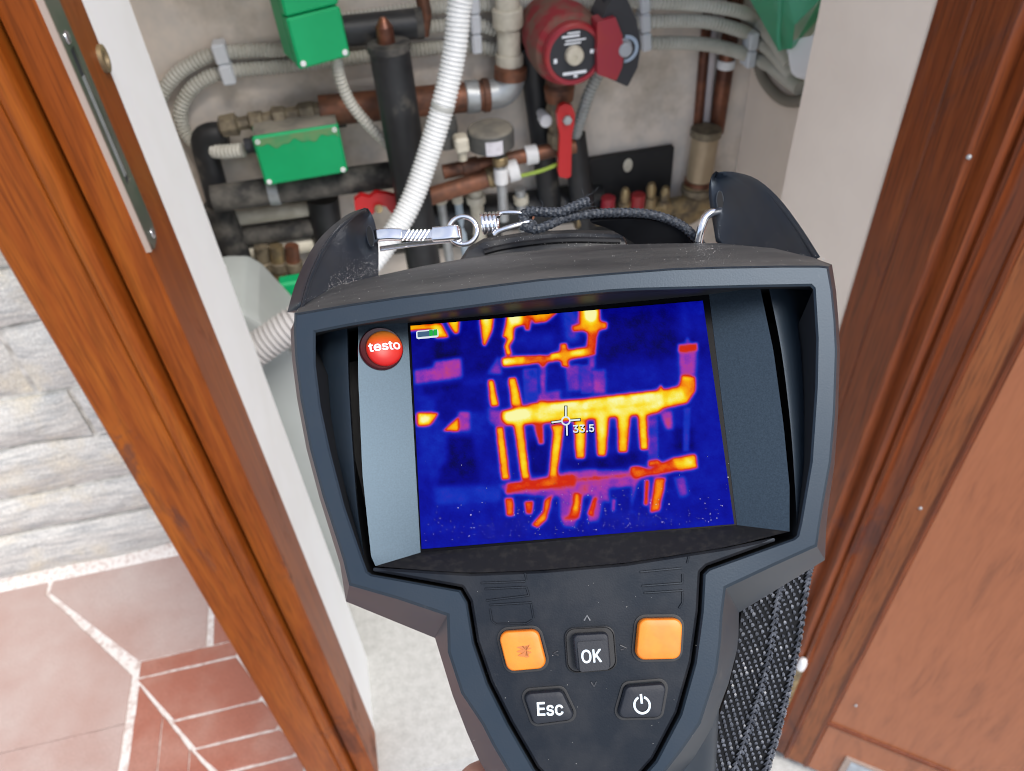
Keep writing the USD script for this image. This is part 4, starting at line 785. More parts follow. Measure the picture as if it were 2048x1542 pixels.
# glass and picture
gl = sg.Polygon([(p[0], p[1]) for p in SC])
gm = extr(gl, 0.002); gm.apply_translation([0, 0, -0.0021]); scr = dev.add("screen_glass", gm, glass_black, False)
H0 = 0.0535 / 2; W0 = 0.0713 / 2
def zq_(x, y): return (800 + x / 2.804, 560 + y / 2.804)
NX, NY = 384, 288
def toimg(x, y): p = dv(*zq_(x, y), 0.0); return ((p[0] + W0) / (2 * W0) * NX * 2, (H0 - p[1]) / (2 * H0) * NY * 2)
from PIL import Image, ImageDraw, ImageFilter
heat = Image.new("F", (NX * 2, NY * 2), 0.07); hd = ImageDraw.Draw(heat)
def hp_(v, *pts): hd.polygon([toimg(*p) for p in pts], fill=float(v))
def blur(r):
    global heat, hd
    a = np.asarray(heat)
    from scipy.ndimage import gaussian_filter
    heat = Image.fromarray(gaussian_filter(a, r).astype(np.float32)); hd = ImageDraw.Draw(heat)
hp_(0.13, (80, 560), (1760, 430), (1880, 1380), (100, 1530)); hp_(0.045, (1160, 190), (1530, 170), (1530, 430), (1160, 450)); hp_(0.15, (1565, 140), (1690, 130), (1710, 320), (1565, 330)); hp_(0.05, (1630, 140), (1645, 140), (1650, 320), (1632, 330))
hp_(0.17, (110, 590), (500, 560), (510, 860), (110, 900)); hp_(0.30, (905, 195), (1000, 190), (1000, 350), (940, 360)); hp_(0.15, (640, 300), (870, 290), (870, 390), (650, 400))
blur(9)
hp_(0.035, (200, 350), (345, 340), (350, 440), (200, 470)); hp_(0.04, (130, 600), (350, 575), (350, 640), (140, 645)); hp_(0.05, (270, 885), (410, 880), (445, 1140), (215, 1150)); hp_(0.22, (190, 1165), (570, 1150), (560, 1240), (210, 1262)); hp_(0.18, (110, 830), (270, 870), (270, 1010), (220, 1060), (230, 1110), (130, 1110)); hp_(0.09, (210, 620), (480, 580), (480, 740), (380, 740), (260, 820), (200, 740))
hp_(0.05, (490, 530), (560, 420), (570, 530)); hp_(0.06, (690, 900), (840, 900), (830, 1090), (730, 1100)); hp_(0.06, (920, 1010), (1330, 960), (1330, 1040), (1000, 1090)); hp_(0.04, (1530, 840), (1640, 830), (1650, 960), (1540, 960))
blur(4)
hp_(0.40, (85, 512), (190, 490), (195, 460), (345, 438), (352, 550), (88, 588)); hp_(0.40, (330, 742), (392, 740), (395, 845), (330, 850)); hp_(0.36, (490, 530), (555, 430), (575, 530)); hp_(0.36, (500, 715), (575, 735), (600, 830), (540, 830), (505, 800))
hp_(0.36, (780, 480), (818, 480), (816, 660), (795, 660)); hp_(0.33, (930, 480), (1010, 475), (1010, 620), (940, 625)); hp_(0.36, (1075, 510), (1150, 505), (1150, 640), (1085, 640)); hp_(0.38, (1055, 430), (1095, 430), (1088, 497), (1060, 495))
hp_(0.40, (1562, 390), (1662, 385), (1655, 560), (1568, 560)); hp_(0.42, (1450, 740), (1520, 735), (1527, 838), (1490, 838)); hp_(0.34, (1535, 1110), (1590, 1100), (1612, 1205), (1570, 1220)); hp_(0.37, (720, 650), (900, 620), (900, 690), (720, 710))
hp_(0.40, (560, 1150), (880, 1085), (1040, 1060), (1310, 1070), (1390, 1060), (1320, 1150), (1290, 1300), (1330, 1310), (1000, 1180), (860, 1220), (600, 1195)); hp_(0.12, (1170, 1170), (1300, 1155), (1290, 1290), (1180, 1290)); hp_(0.40, (1045, 1060), (1100, 1060), (1100, 1100), (1045, 1100)); hp_(0.38, (890, 1160), (1160, 1150), (1110, 1350), (1050, 1355), (1080, 1210), (1000, 1220), (985, 1390), (920, 1380), (900, 1330))
blur(2.6)
Y, Or, Rd = 0.83, 0.73, 0.60
for pts, v in (([(100, 745), (222, 748), (170, 815), (103, 822)], Y), ([(245, 848), (330, 768), (330, 852)], Y), ([(55, 262), (235, 250), (275, 325), (205, 332), (180, 282), (60, 290)], Y), ([(268, 240), (332, 238), (332, 300), (312, 306)], Y), ([(450, 220), (527, 216), (517, 290), (480, 375), (465, 368)], Y),
    ([(600, 205), (688, 200), (690, 255), (640, 270), (638, 335), (612, 375), (630, 420), (600, 430), (585, 375), (605, 330), (575, 325), (592, 270)], Y), ([(690, 200), (740, 198), (728, 290), (700, 285)], Rd), ([(740, 198), (880, 188), (820, 240), (750, 250)], Or),
    ([(1000, 165), (1118, 160), (1120, 235), (1162, 240), (1160, 278), (1110, 290), (1100, 350), (1097, 422), (1040, 432), (1055, 300), (1020, 290), (968, 292), (965, 262), (1010, 250)], Or), ([(570, 440), (690, 428), (830, 425), (900, 405), (1040, 380), (1060, 430), (950, 452), (830, 462), (690, 480), (575, 490)], Or), ([(770, 460), (840, 455), (810, 490), (795, 490)], Rd),
    ([(897, 362), (935, 360), (945, 490), (905, 490)], Or), ([(497, 562), (525, 562), (555, 710), (512, 710)], Y), ([(612, 552), (650, 550), (685, 705), (625, 710)], Y),
    ([(573, 735), (720, 705), (760, 680), (830, 690), (1440, 622), (1460, 590), (1475, 620), (1560, 600), (1580, 540), (1650, 548), (1652, 625), (1605, 692), (1470, 722), (1440, 748), (830, 803), (600, 815), (575, 780)], Y),
    ([(1556, 362), (1664, 355), (1666, 402), (1560, 408)], Rd), ([(1595, 355), (1609, 325), (1622, 353)], 0.42), ([(540, 830), (580, 825), (615, 1118), (573, 1118)], Y), ([(640, 808), (690, 803), (727, 1112), (686, 1118)], Y), ([(745, 800), (800, 796), (810, 920), (778, 926)], Rd), ([(845, 815), (920, 810), (910, 860), (880, 1100), (836, 1102), (860, 860)], Y),
    ([(975, 795), (1045, 790), (1035, 1002), (987, 1002)], Y), ([(1095, 765), (1170, 760), (1152, 988), (1107, 988)], Y), ([(1218, 755), (1288, 750), (1270, 967), (1224, 967)], Y), ([(1332, 745), (1402, 738), (1390, 952), (1347, 952)], Y),
    ([(600, 1140), (880, 1100), (980, 1090), (985, 1150), (880, 1160), (600, 1192)], Rd), ([(1290, 1100), (1290, 1050), (1330, 1040), (1400, 1060), (1510, 1005), (1650, 975), (1665, 1050), (1510, 1082), (1310, 1112)], 0.63), ([(1390, 1015), (1440, 1005), (1470, 1030), (1390, 1050)], Or), ([(1520, 998), (1655, 980), (1662, 1052), (1560, 1072)], Y),
    ([(590, 1222), (635, 1220), (640, 1322), (600, 1322)], 0.66), ([(700, 1240), (750, 1238), (742, 1312), (705, 1312)], 0.64), ([(812, 1230), (857, 1205), (822, 1340), (772, 1388), (738, 1372), (800, 1300)], Or), ([(970, 1195), (1030, 1180), (1005, 1335), (970, 1350), (918, 1340), (968, 1290)], Rd), ([(1082, 1220), (1106, 1218), (1080, 1322), (1048, 1312)], 0.66), ([(1192, 1230), (1206, 1228), (1200, 1296), (1186, 1294)], 0.5),
    ([(1372, 1120), (1396, 1120), (1386, 1262), (1366, 1262)], Or), ([(1425, 1112), (1488, 1105), (1452, 1292), (1398, 1305)], Or)):
    hp_(v, *pts)
blur(2.0)
for pts, v in (([(590, 742), (715, 720), (715, 770), (600, 792)], 0.97), ([(580, 448), (685, 440), (685, 470), (580, 478)], 0.94), ([(845, 418), (895, 410), (890, 438), (850, 445)], 0.9), ([(960, 400), (1035, 390), (1030, 420), (960, 430)], 0.9), ([(1030, 180), (1105, 178), (1100, 225), (1075, 240), (1040, 228)], 0.97), ([(610, 215), (680, 210), (670, 245), (620, 265)], 0.9), ([(840, 700), (1000, 680), (990, 700), (850, 722)], 0.97), ([(1050, 675), (1130, 665), (1120, 685), (1060, 695)], 0.96), ([(1160, 662), (1260, 650), (1250, 670), (1165, 682)], 0.96), ([(1290, 648), (1420, 632), (1415, 650), (1295, 668)], 0.95), ([(1030, 690), (1050, 690), (1045, 780), (1032, 780)], 0.95), ([(735, 712), (775, 705), (770, 790), (740, 795)], 0.74), ([(840, 745), (1430, 685), (1430, 700), (840, 765)], 0.76), ([(1470, 640), (1500, 635), (1500, 705), (1475, 708)], 0.73), ([(1580, 570), (1645, 560), (1640, 620), (1600, 660), (1570, 600)], 0.71), ([(105, 752), (180, 756), (150, 800), (108, 805)], 0.93), ([(700, 440), (820, 432), (820, 452), (700, 465)], 0.64), ([(640, 430), (700, 432), (690, 470), (650, 470)], 0.83), ([(980, 1250), (1005, 1230), (990, 1320), (950, 1330)], 0.68), ([(985, 1200), (1000, 1200), (990, 1280), (975, 1290)], 0.8), ([(1050, 290), (1100, 290), (1095, 410), (1060, 415)], 0.62), ([(1560, 1010), (1590, 1005), (1590, 1060), (1565, 1062)], 0.76)):
    hp_(v, *pts)
hp_(0.52, (985, 1110), (1300, 1082), (1300, 1100), (985, 1135)); hp_(0.50, (590, 1185), (980, 1150), (985, 1165), (600, 1205)); hp_(0.30, (1010, 480), (1070, 478), (1075, 640), (1015, 640)); hp_(0.26, (690, 500), (770, 495), (775, 690), (700, 700)); hp_(0.28, (1380, 760), (1440, 750), (1445, 1000), (1390, 1010)); hp_(0.24, (1590, 720), (1625, 718), (1615, 960), (1585, 965)); hp_(0.46, (1000, 1150), (1060, 1145), (1050, 1200), (1000, 1200))
blur(2.6)
from scipy.ndimage import gaussian_filter as gf_
ha = np.asarray(heat); heat = Image.fromarray(np.maximum(ha, ha * 0.55 + 0.80 * gf_(np.clip(ha - 0.2, 0, 1), 8) + 0.0).astype(np.float32))
hx_, hy_ = np.meshgrid(np.arange(NX * 2), np.arange(NY * 2)); hn = meshkit.fbm(np.stack([hx_ / 22.0, hy_ / 22.0, 0 * hx_], -1), 3, 5) - 0.5
ha = np.asarray(heat); heat = Image.fromarray((ha + hn * np.where(ha > 0.25, 0.17, 0.075)).astype(np.float32))
hv = np.asarray(heat).reshape(NY, 2, NX, 2).mean((1, 3)) + rng.normal(0, 0.008, (NY, NX))
pal = [(0.0, (1, 0, 60)), (0.06, (1, 0, 128)), (0.13, (6, 16, 160)), (0.22, (16, 50, 190)), (0.30, (84, 44, 186)), (0.40, (164, 56, 176)), (0.48, (196, 66, 128)), (0.55, (210, 46, 20)), (0.60, (214, 38, 2)), (0.66, (232, 86, 2)), (0.74, (250, 142, 2)), (0.83, (255, 196, 6)), (0.9, (255, 228, 50)), (1.0, (255, 252, 170))]
rgb = np.stack([np.interp(hv, [p for p, _ in pal], [c[k] for _, c in pal]) for k in range(3)], -1) / 255
rgb = np.where(rgb <= 0.04045, rgb / 12.92, ((rgb + 0.055) / 1.055) ** 2.4)
gx, gy = np.meshgrid(np.linspace(-W0, W0, NX), np.linspace(H0, -H0, NY))
v = np.stack([gx, gy, np.full_like(gx, 0.0004)], -1).reshape(-1, 3)
ff = np.array(grid_faces(NY, NX, False)); m = facing(tm(v, ff), [0, 0, 1])
screen_mat = usdkit.material(stage, "/World/Looks/screen_picture", {"a": ("attribute", {"attribute": "displayColor"}), "e": ("emission", {"strength": 0.95 / 2 ** EXPOSURE}), "d": ("principled_bsdf", {"base_color": (0.002, 0.002, 0.003), "roughness": 0.35, "specular_ior_level": 0.0}), "x": ("add_closure", {})},
    [("a.color", "e.color"), ("e.emission", "x.closure1"), ("d.BSDF", "x.closure2")], surface="x.closure")
pth = dev.add("display", m, screen_mat, False, under=scr)
UsdGeom.PrimvarsAPI(stage.GetPrimAtPath(pth)).CreatePrimvar("displayColor", Sdf.ValueTypeNames.Color3fArray, "vertex").Set(Vt.Vec3fArray.FromNumpy(rgb.reshape(-1, 3).astype(np.float32)))
def emit(name, c, s=1.0): return usdkit.material(stage, "/World/Looks/" + name, {"e": ("emission", {"color": c, "strength": s / 2 ** EXPOSURE})}, [], surface="e.emission")
em_white, em_black, em_green, em_grey = emit("screen_white", lin(225, 235, 240)), emit("screen_black", lin(8, 8, 14)), emit("screen_green", lin(40, 175, 70)), emit("screen_grey", lin(70, 100, 130))
def scrp(x, y, w): return dv(*zq_(x, y), w)
def sline(x0, y0, x1, y1, t, w):
    a, b = scrp(x0, y0, w), scrp(x1, y1, w); d = b - a; n = np.array([-d[1], d[0], 0]); n = n / np.linalg.norm(n) * t / 2; return facing(tm([a + n, a - n, b - n, b + n], [[0, 1, 2], [0, 2, 3]]), [0, 0, 1])
cross = [sline(930, 708, 930, 770, 0.00042, 0.0011), sline(935, 808, 937, 872, 0.00042, 0.0011), sline(850, 799, 910, 791, 0.00042, 0.0011), sline(950, 788, 1010, 783, 0.00042, 0.0011)]
c = scrp(930, 790, 0.0011); ring = extr(sg.Point(0, 0).buffer(0.0011).difference(sg.Point(0, 0).buffer(0.00075)), 0.0001); ring.apply_translation(c)
dev.add("crosshair", cat(*cross, ring), em_white, False, under=scr)
cross = [sline(930, 704, 930, 772, 0.0008, 0.0008), sline(935, 806, 937, 876, 0.0008, 0.0008), sline(846, 800, 912, 791, 0.0008, 0.0008), sline(948, 788, 1014, 783, 0.0008, 0.0008)]
dev.add("crosshair_outline", cat(*cross), em_black, False, under=scr)
def text(s, pa, pb, h, w, bold=False, depth=0.0002):
    """lettering from pa towards pb (body axes), height h"""
    m = meshkit.text_mesh(s, h, depth, bold); d = np.asarray(pb) - np.asarray(pa); d[2] = 0; L = np.linalg.norm(d); d /= L; n = np.array([-d[1], d[0], 0])
    sc = L / m.bounds[1][0]; V = m.vertices.copy(); m.vertices = np.asarray(pa) * [1, 1, 0] + np.outer(V[:, 0] * sc, d) + np.outer(V[:, 1], n) + np.outer(V[:, 2] + w, [0, 0, 1]); return m
a, b = scrp(966, 861, 0), scrp(1088, 855, 0)
dev.add("reading", text("33.5", a, b, 0.0017, 0.0012, True), em_white, False, under=scr)
o = text("33.5", a + [0.00018, -0.00018, 0], b + [0.00018, -0.00018, 0], 0.0017, 0.0008, True); dev.add("reading_shadow", o, em_black, False, under=scr)
bc_ = [scrp(*p, 0.0) for p in ((92, 292), (216, 280), (220, 326), (95, 338))]
bi = sg.Polygon([p[:2] for p in bc_]).buffer(-0.0006).buffer(0.0006); o = extr(bi, 0.0001); o.apply_translation([0, 0, 0.0008]); dev.add("battery_icon", o, em_white, False, under=scr)
o = extr(bi.buffer(-0.0004), 0.0001); o.apply_translation([0, 0, 0.0011]); dev.add("battery_icon", o, em_grey, False, under=scr)
for k in range(2):
    q = [scrp(*p, 0.0) for p in ((168 + k * 24, 290 - k * 2), (188 + k * 24, 288 - k * 2), (190 + k * 24, 322 - k * 2), (170 + k * 24, 324 - k * 2))]; o = extr(sg.Polygon([p[:2] for p in q]), 0.0001); o.apply_translation([0, 0, 0.0014]); dev.add("battery_bar", o, em_green, False, under=scr)

# keypad plate with seam all round
dark = [(742, 1135), (845, 1141), (942, 1147), (1086, 1141), (1250, 1127), (1455, 1095), (1596, 1066)]
low = sg.Polygon([tuple(dvf(*p)[:2]) for p in dark] + [(0.12, -0.045), (0.12, -0.2), (-0.12, -0.2), (-0.12, -0.05)])
kp = sg.Polygon(I[:, :2]).buffer(-0.00075).intersection(low).buffer(-0.0004).buffer(0.0004)
kin = kp.buffer(-0.0006)
def rimring(a, b, oa, ob):
    A = np.array(shapely.segmentize(a, 0.003).exterior.coords)[:-1]; Bp = b.exterior
    V = [(x, y, wf(y) + oa) for x, y in A]; 
    for x, y in A: q = Bp.interpolate(Bp.project(sg.Point(x, y))); V.append((q.x, q.y, wf(q.y) + ob))
    return orient_radial(tm(V, grid_faces(2, len(A))), c2, True)
kf = onfront(kin, -0.0003); kA = np.array(shapely.segmentize(kp, 0.003).exterior.coords)[:-1]
kw = orient_radial(tm([(x, y, wf(y) - 0.0009) for x, y in kA] + [(x, y, wf(y) - 0.007) for x, y in kA], grid_faces(2, len(kA))), c2, True)
dev.add("keypad_plate", cat(kf, rimring(kp, kin, -0.0009, -0.0003), kw), keypad_m, 40)
def relief(pts, t=0.00024):
    return tube([dvf(*p, o=-0.0002) for p in pts], t, 6)
for q in ([(962, 1166), (1050, 1163)], [(970, 1178), (1053, 1174)], [(973, 1201), (1058, 1191)], [(979, 1210), (1063, 1205)], [(1050, 1146), (1053, 1160)], [(1053, 1175), (1058, 1192)], [(1062, 1207), (1067, 1236)], [(980, 1218), (984, 1242), (992, 1248), (1052, 1247), (1064, 1240)]):
    dev.add("raised_line", relief(q), keypad_m, 40)
for q in ([(1280, 1144), (1364, 1136)], [(1284, 1172), (1364, 1166)], [(1288, 1186), (1365, 1181)], [(1365, 1148), (1365, 1166)], [(1365, 1183), (1365, 1205), (1358, 1216)], [(1378, 1112), (1374, 1126)]):
    dev.add("raised_line", relief(q), keypad_m, 40)
# keys
def key(name, pts, hgt, r, mat, crown=0.00012, well=None):
    base = np.array([dvf(*p)[:2] for p in pts]); pg = sg.Polygon(base).buffer(-r).buffer(r, quad_segs=6); c = np.array([pg.centroid.x, pg.centroid.y])
    A = np.array(shapely.segmentize(pg, 0.0009).exterior.coords)[:-1]; rings = []
    for s, o in ((1.0, -0.004), (1.0, hgt - 0.0011), (0.985, hgt - 0.0006), (0.955, hgt - 0.0002), (0.90, hgt)) + ((0.6, hgt + crown * 0.7), (0.2, hgt + crown)):
        q = c + (A - c) * s; rings.append(np.c_[q, [wf(y) + o for x, y in q]])
    pth_ = dev.add(name, loft(rings, False, True), mat, 70)
    wl = pg.buffer(0.0007); A2 = np.array(shapely.segmentize(wl, 0.001).exterior.coords)[:-1]; cc = c
    rr = [np.c_[cc + (A2 - cc) * s, [wf(y) + o for x, y in cc + (A2 - cc) * s]] for s, o in ((1.0, -0.00035), (1.0, 0.00002), (0.99, 0.00004), (0.90, 0.00004))]
    dev.add("key_well", loft(rr, False, False), recess_m, 30, under=pth_); return pth_, c, hgt + crown
ko = key("orange_key", [(996, 1262), (1076, 1257), (1096, 1334), (1016, 1341)], 0.0024, 0.0018, orange_m)[0]
dev.add("smudge", mapm(extr(sg.Point(0, 0).buffer(0.0013), 0.00005), lambda x, y, z: tuple(dvf(1048, 1300, 0.00256) + np.array([x * 0.8 + 0.0006 * math.sin(9000 * y), y * 1.2, z]))), M("worn_print", (0.42, 0.12, 0.015), 0.5), False, under=ko)
key("orange_key", [(1276, 1236), (1363, 1235), (1358, 1316), (1268, 1318)], 0.0024, 0.0018, orange_m)
# joystick key: square well with a proud cap
jw = [dvf(*p)[:2] for p in ((1130, 1258), (1226, 1253), (1233, 1338), (1136, 1345))]
pg = sg.Polygon(jw).buffer(-0.002).buffer(0.002); A2 = np.array(shapely.segmentize(pg, 0.001).exterior.coords)[:-1]; c = np.array([pg.centroid.x, pg.centroid.y])
dev.add("joystick_well", loft([np.c_[c + (A2 - c) * s, [wf(y) + o for x, y in c + (A2 - c) * s]] for s, o in ((1.05, -0.0003), (1.04, 0.0003), (1.0, 0.0004), (0.97, 0.0001), (0.5, 0.0001))], False, True), recess_m, 30)
jk = key("joystick_key", [(1144, 1266), (1214, 1262), (1220, 1334), (1152, 1340)], 0.0036, 0.001, button_m, 0.0)[0]
q = sg.Polygon([dvf(*p, o=0.0036)[:2] for p in ((1154, 1284), (1213, 1280), (1218, 1338), (1160, 1343))]).buffer(-0.0005).buffer(0.0005); m = extr(q, 0.0005); m.apply_translation([0, 0, wf(q.centroid.y) + 0.0036]); dev.add("key_face", m, button_m, False, under=jk)
wj = wf(q.centroid.y) + 0.0041
def textkey(s, pa, pb, h, w, under): dev.add("key_print", text(s, dv(*pa, w), dv(*pb, w), h, w + 0.00005, True, 0.0001), print_m, False, under=under)
textkey("OK", (1162, 1326), (1204, 1323), 0.0025, wj, jk)
ke, c, h = key("escape_key", [(1046, 1384), (1124, 1378), (1152, 1436), (1068, 1447)], 0.0020, 0.0012, button_m)
textkey("Esc", (1072, 1431), (1127, 1429), 0.0026, wf(c[1]) + h, ke)
kpw, c, h = key("power_key", [(1250, 1370), (1332, 1363), (1320, 1432), (1232, 1434)], 0.0020, 0.0012, button_m)
wc = wf(c[1]) + h + 0.0001; pc_ = dv(1284, 1410, wc)
sym = sg.Point(0, 0).buffer(0.00185, quad_segs=12).difference(sg.Point(0, 0).buffer(0.0014, quad_segs=12)).difference(sg.Polygon([(0, 0), (-0.0012, 0.003), (0.0012, 0.003)])).union(sg.box(-0.00024, 0.0003, 0.00024, 0.0022))
m = extr(sym, 0.0001); m.apply_translation(pc_); dev.add("key_print", m, print_m, False, under=kpw)
for q in ([(1168, 1241), (1174, 1231), (1180, 1241)], [(1240, 1290), (1253, 1296), (1241, 1300)], [(1116, 1302), (1107, 1306), (1117, 1311)], [(1182, 1364), (1188, 1373), (1193, 1363)]):
    dev.add("arrow_mark", tube([dvf(*p, o=-0.0002) for p in q], 0.00022, 6), M("arrow_print_%d" % q[0][0], (0.12, 0.125, 0.135) if q[0][0] == 1168 else (0.03, 0.032, 0.038), 0.5), 40)
# round logo button
lc = dv(762, 698, 0.0026); r0 = 42 * 0.183 / FP
e1, e2, e3 = np.array([0.935, 0, -0.355]), np.array([0, 1.0, 0]), np.array([0.355, 0, 0.935])
bp_ = dev.add("logo_socket", lathe(lc - e3 * 0.003, lc + e3 * 0.0009, [(0, r0 * 1.06), (0.9, r0 * 1.06), (1, r0 * 1.0), (0.8, r0 * 0.5)], 40), M("logo_dark_crescent", (0.05, 0.006, 0.008), 0.3, obj=True), 40)  # maroon disc left showing as the dome's dark reflected crescent
d0 = dv(769, 697, 0.0032); rb = 37 * 0.182 / FP; dh = rb * 0.36
dm = trimesh.creation.icosphere(4, 1.0); dm.vertices = d0 + (dm.vertices * [rb, rb, dh]) @ np.array([e1, e2, e3])
logo_m = usdkit.material(stage, "/World/Looks/logo_orange", {"t": ("texture_coordinate", {}), "s": ("separate_xyz", {}), "r": ("map_range", {"from_min": float(d0[1] - rb * 0.9), "from_max": float(d0[1] + rb), "clamp": True}), "c": ("rgb_ramp", {"ramp": [(0.0, (0.42, 0.006, 0.006)), (0.5, (0.50, 0.022, 0.010)), (0.75, (0.66, 0.11, 0.012)), (1.0, (0.75, 0.26, 0.03))]}), "p": ("principled_bsdf", {"roughness": 0.38, "specular_ior_level": 0.3})},
    [("t.object", "s.vector"), ("s.y", "r.value"), ("r.result", "c.fac"), ("c.color", "p.base_color")], surface="p.BSDF")
dev.add("logo_dome", dm, logo_m, True, under=bp_)
pa_, pb_ = np.array([-33.0, -10.0]) * 0.182 / FP, np.array([31.0, -3.0]) * 0.182 / FP
tx = text("testo", np.r_[pa_, 0], np.r_[pb_, 0], 0.0021, 0.0, True, 0.0001)
V = tx.vertices.copy(); rr = np.clip(1 - (V[:, 0] ** 2 + V[:, 1] ** 2) / rb ** 2, 0.02, 1); V[:, 2] += dh * np.sqrt(rr) + 0.00010; tx.vertices = d0 + V @ np.array([e1, e2, e3])
dev.add("logo_lettering", tx, print_white, False, under=bp_)

# ears
def L3_(*q): return np.array([dv(*p) for p in q])
def ear(name, Lp, Rp, base_mid, thick, side, wl, wr):
    """inner face ruled between its outer edge Lp and its inner edge Rp, given a thickness"""
    k = 18
    L = spl([dv(px, py, w) for (px, py), w in zip(Lp, wl)], 8); Rr = spl([dv(px, py, w) for (px, py), w in zip(Rp, wr)], 8)
    L, _ = resample(L, 1e9) if False else (np.stack([np.interp(np.linspace(0, 1, k), np.linspace(0, 1, len(L)), L[:, i]) for i in range(3)], 1), 0)
    Rr = np.stack([np.interp(np.linspace(0, 1, k), np.linspace(0, 1, len(Rr)), Rr[:, i]) for i in range(3)], 1)
    n = 12; g = np.zeros((k, n, 3))
    for j in range(n):
        t = j / (n - 1); g[:, j] = L * (1 - t) + Rr * t
        g[:, j, 2] -= 0.0035 * math.sin(math.pi * t); g[:, j, 1] -= (1 - np.linspace(0, 1, k)) ** 3 * base_mid * math.sin(math.pi * t)
    m0 = facing(tm(g.reshape(-1, 3), grid_faces(k, n, False)), [0, 0, 1]); nv = m0.vertex_normals.reshape(k, n, 3)
    n0 = nv.mean((0, 1)); n0 /= np.linalg.norm(n0); b = g - n0 * thick; b[:, 0] += np.array([side * thick * 0.7, 0, -thick * 0.3])
    rim = [(0, j) for j in range(n)] + [(i, n - 1) for i in range(1, k)] + [(k - 1, j) for j in range(n - 2, -1, -1)] + [(i, 0) for i in range(k - 2, 0, -1)]
    v = np.vstack([g.reshape(-1, 3), b.reshape(-1, 3)]); N = k * n; f = list(map(list, m0.faces)) + [[a + N, c_ + N, b_ + N] for a, b_, c_ in m0.faces]
    for q in range(len(rim)):
        i, j = rim[q]; i2, j2 = rim[(q + 1) % len(rim)]; a, b2 = i * n + j, i2 * n + j2; f += [[a, a + N, b2 + N], [a, b2 + N, b2]]
    m = tm(v, f); m.fix_normals(); return m
lm = ear("ear", [(599, 618), (616, 556), (644, 495), (672, 458), (710, 426), (731, 415)], [(757, 552), (757, 500), (753, 462), (748, 440), (741, 424), (735, 416)], 0.004, 0.0022, -1, [0.004, -0.004, -0.012, -0.018, -0.026, -0.030], [-0.031, -0.034, -0.036, -0.036, -0.035, -0.031])
le = dev.add("strap_ear", lm, body_m, 80)
lq = spl(L3_((604, 618, 0.0045), (622, 556, -0.0035), (650, 496, -0.0115), (677, 461, -0.0175), (712, 429, -0.0255), (730, 421, -0.0295)), 6); dev.add("edge_bead", tube(lq, 0.00045, 8), body_m, 60, under=le)  # thin bead shaped to carry the lit line along the ear's edge
rm = ear("ear", [(1637, 516), (1598, 455), (1554, 397), (1510, 360), (1470, 347), (1446, 345)], [(1440, 486), (1433, 444), (1427, 405), (1426, 378), (1431, 356), (1440, 346)], 0.003, 0.0024, 1, [-0.004, -0.012, -0.019, -0.026, -0.031, -0.033], [-0.033, -0.036, -0.037, -0.037, -0.036, -0.034])
re = dev.add("strap_ear", rm, body_m, 80)
lq = spl(L3_((1632, 516, -0.0035), (1594, 458, -0.0115), (1550, 401, -0.0185), (1508, 365, -0.0255), (1470, 352, -0.0305), (1448, 350, -0.0325)), 6); dev.add("edge_bead", tube(lq, 0.00045, 8), body_m, 60, under=re)
for (px, py, w, th, u_) in ((741, 473, -0.0300, 0.12, le), (1440, 403, -0.0335, -0.1, re)):
    c = dv(px, py, w); n_ = 24; a = np.arange(n_) / n_ * 2 * np.pi; ring = np.stack([0.0009 * np.cos(a), 0.0032 * np.sin(a), 0 * a], 1); ring = ring @ Ro.from_euler("z", th).as_matrix().T + c
    dev.add("slot_lip", tube(ring, 0.0003, 6, False, closed=True), body_m, 40, under=u_)
    dev.add("slot", mapm(extr(sg.Point(0, 0).buffer(1.0), 0.0004), lambda x, y, z: tuple(c + Ro.from_euler("z", th).as_matrix() @ np.array([0.0009 * x, 0.0032 * y, 0]) + [0, 0, z])), shade_black_m, False, under=u_)  # flat dark disc standing for the shaded hole through the ear
# lens housing rising behind the hood
def lens_ring(w, s, pts): return np.array([dv(px, py, w) for px, py in pts]) 
f1 = [(916, 560), (921, 518), (936, 495), (967, 477), (1050, 464), (1144, 459), (1220, 461), (1245, 464), (1254, 486), (1262, 540)]
A = np.array([dv(px, py, -0.046) for px, py in f1]); Bk = A * [0.97, 1.0, 1] + [0.0, 0.001, -0.03]; C_ = A * [0.86, 0.93, 1] + [0, 0, -0.05]
A0_ = A * [0.985, 0.975, 1] + [0, 0, 0.0012]
dev.add("lens_housing", loft([A0_, A, Bk, C_]), dusty_m, 30)
gro = np.array([dv(px, py, -0.0448) for px, py in ((968, 504), (1010, 494), (1080, 484), (1150, 480), (1240, 482))]); dev.add("housing_groove", tube(spl(gro, 5), 0.0011, 8), recess_m, 40)
# grip below the keypad
gr_r = []
for vv, hw, dp, w0 in ((-0.060, 0.030, 0.022, -0.030), (-0.085, 0.026, 0.021, -0.034), (-0.11, 0.0215, 0.020, -0.036), (-0.15, 0.0185, 0.0195, -0.046), (-0.19, 0.019, 0.020, -0.056), (-0.20, 0.017, 0.018, -0.058)):
    a = np.arange(32) / 32 * 2 * np.pi; gr_r.append(np.stack([0.004 + hw * np.sign(np.cos(a)) * np.abs(np.cos(a)) ** 0.75, np.full(32, vv), w0 + dp * np.sign(np.sin(a)) * np.abs(np.sin(a)) ** 0.75], 1))
dev.add("grip", loft(gr_r), body_m, 40)
tri = spl([(0.004, -0.078, -0.055), (0.004, -0.088, -0.064), (0.004, -0.100, -0.062)], 5)
dev.add("trigger", tube(tri, 0.006, 10), button_m, 40)
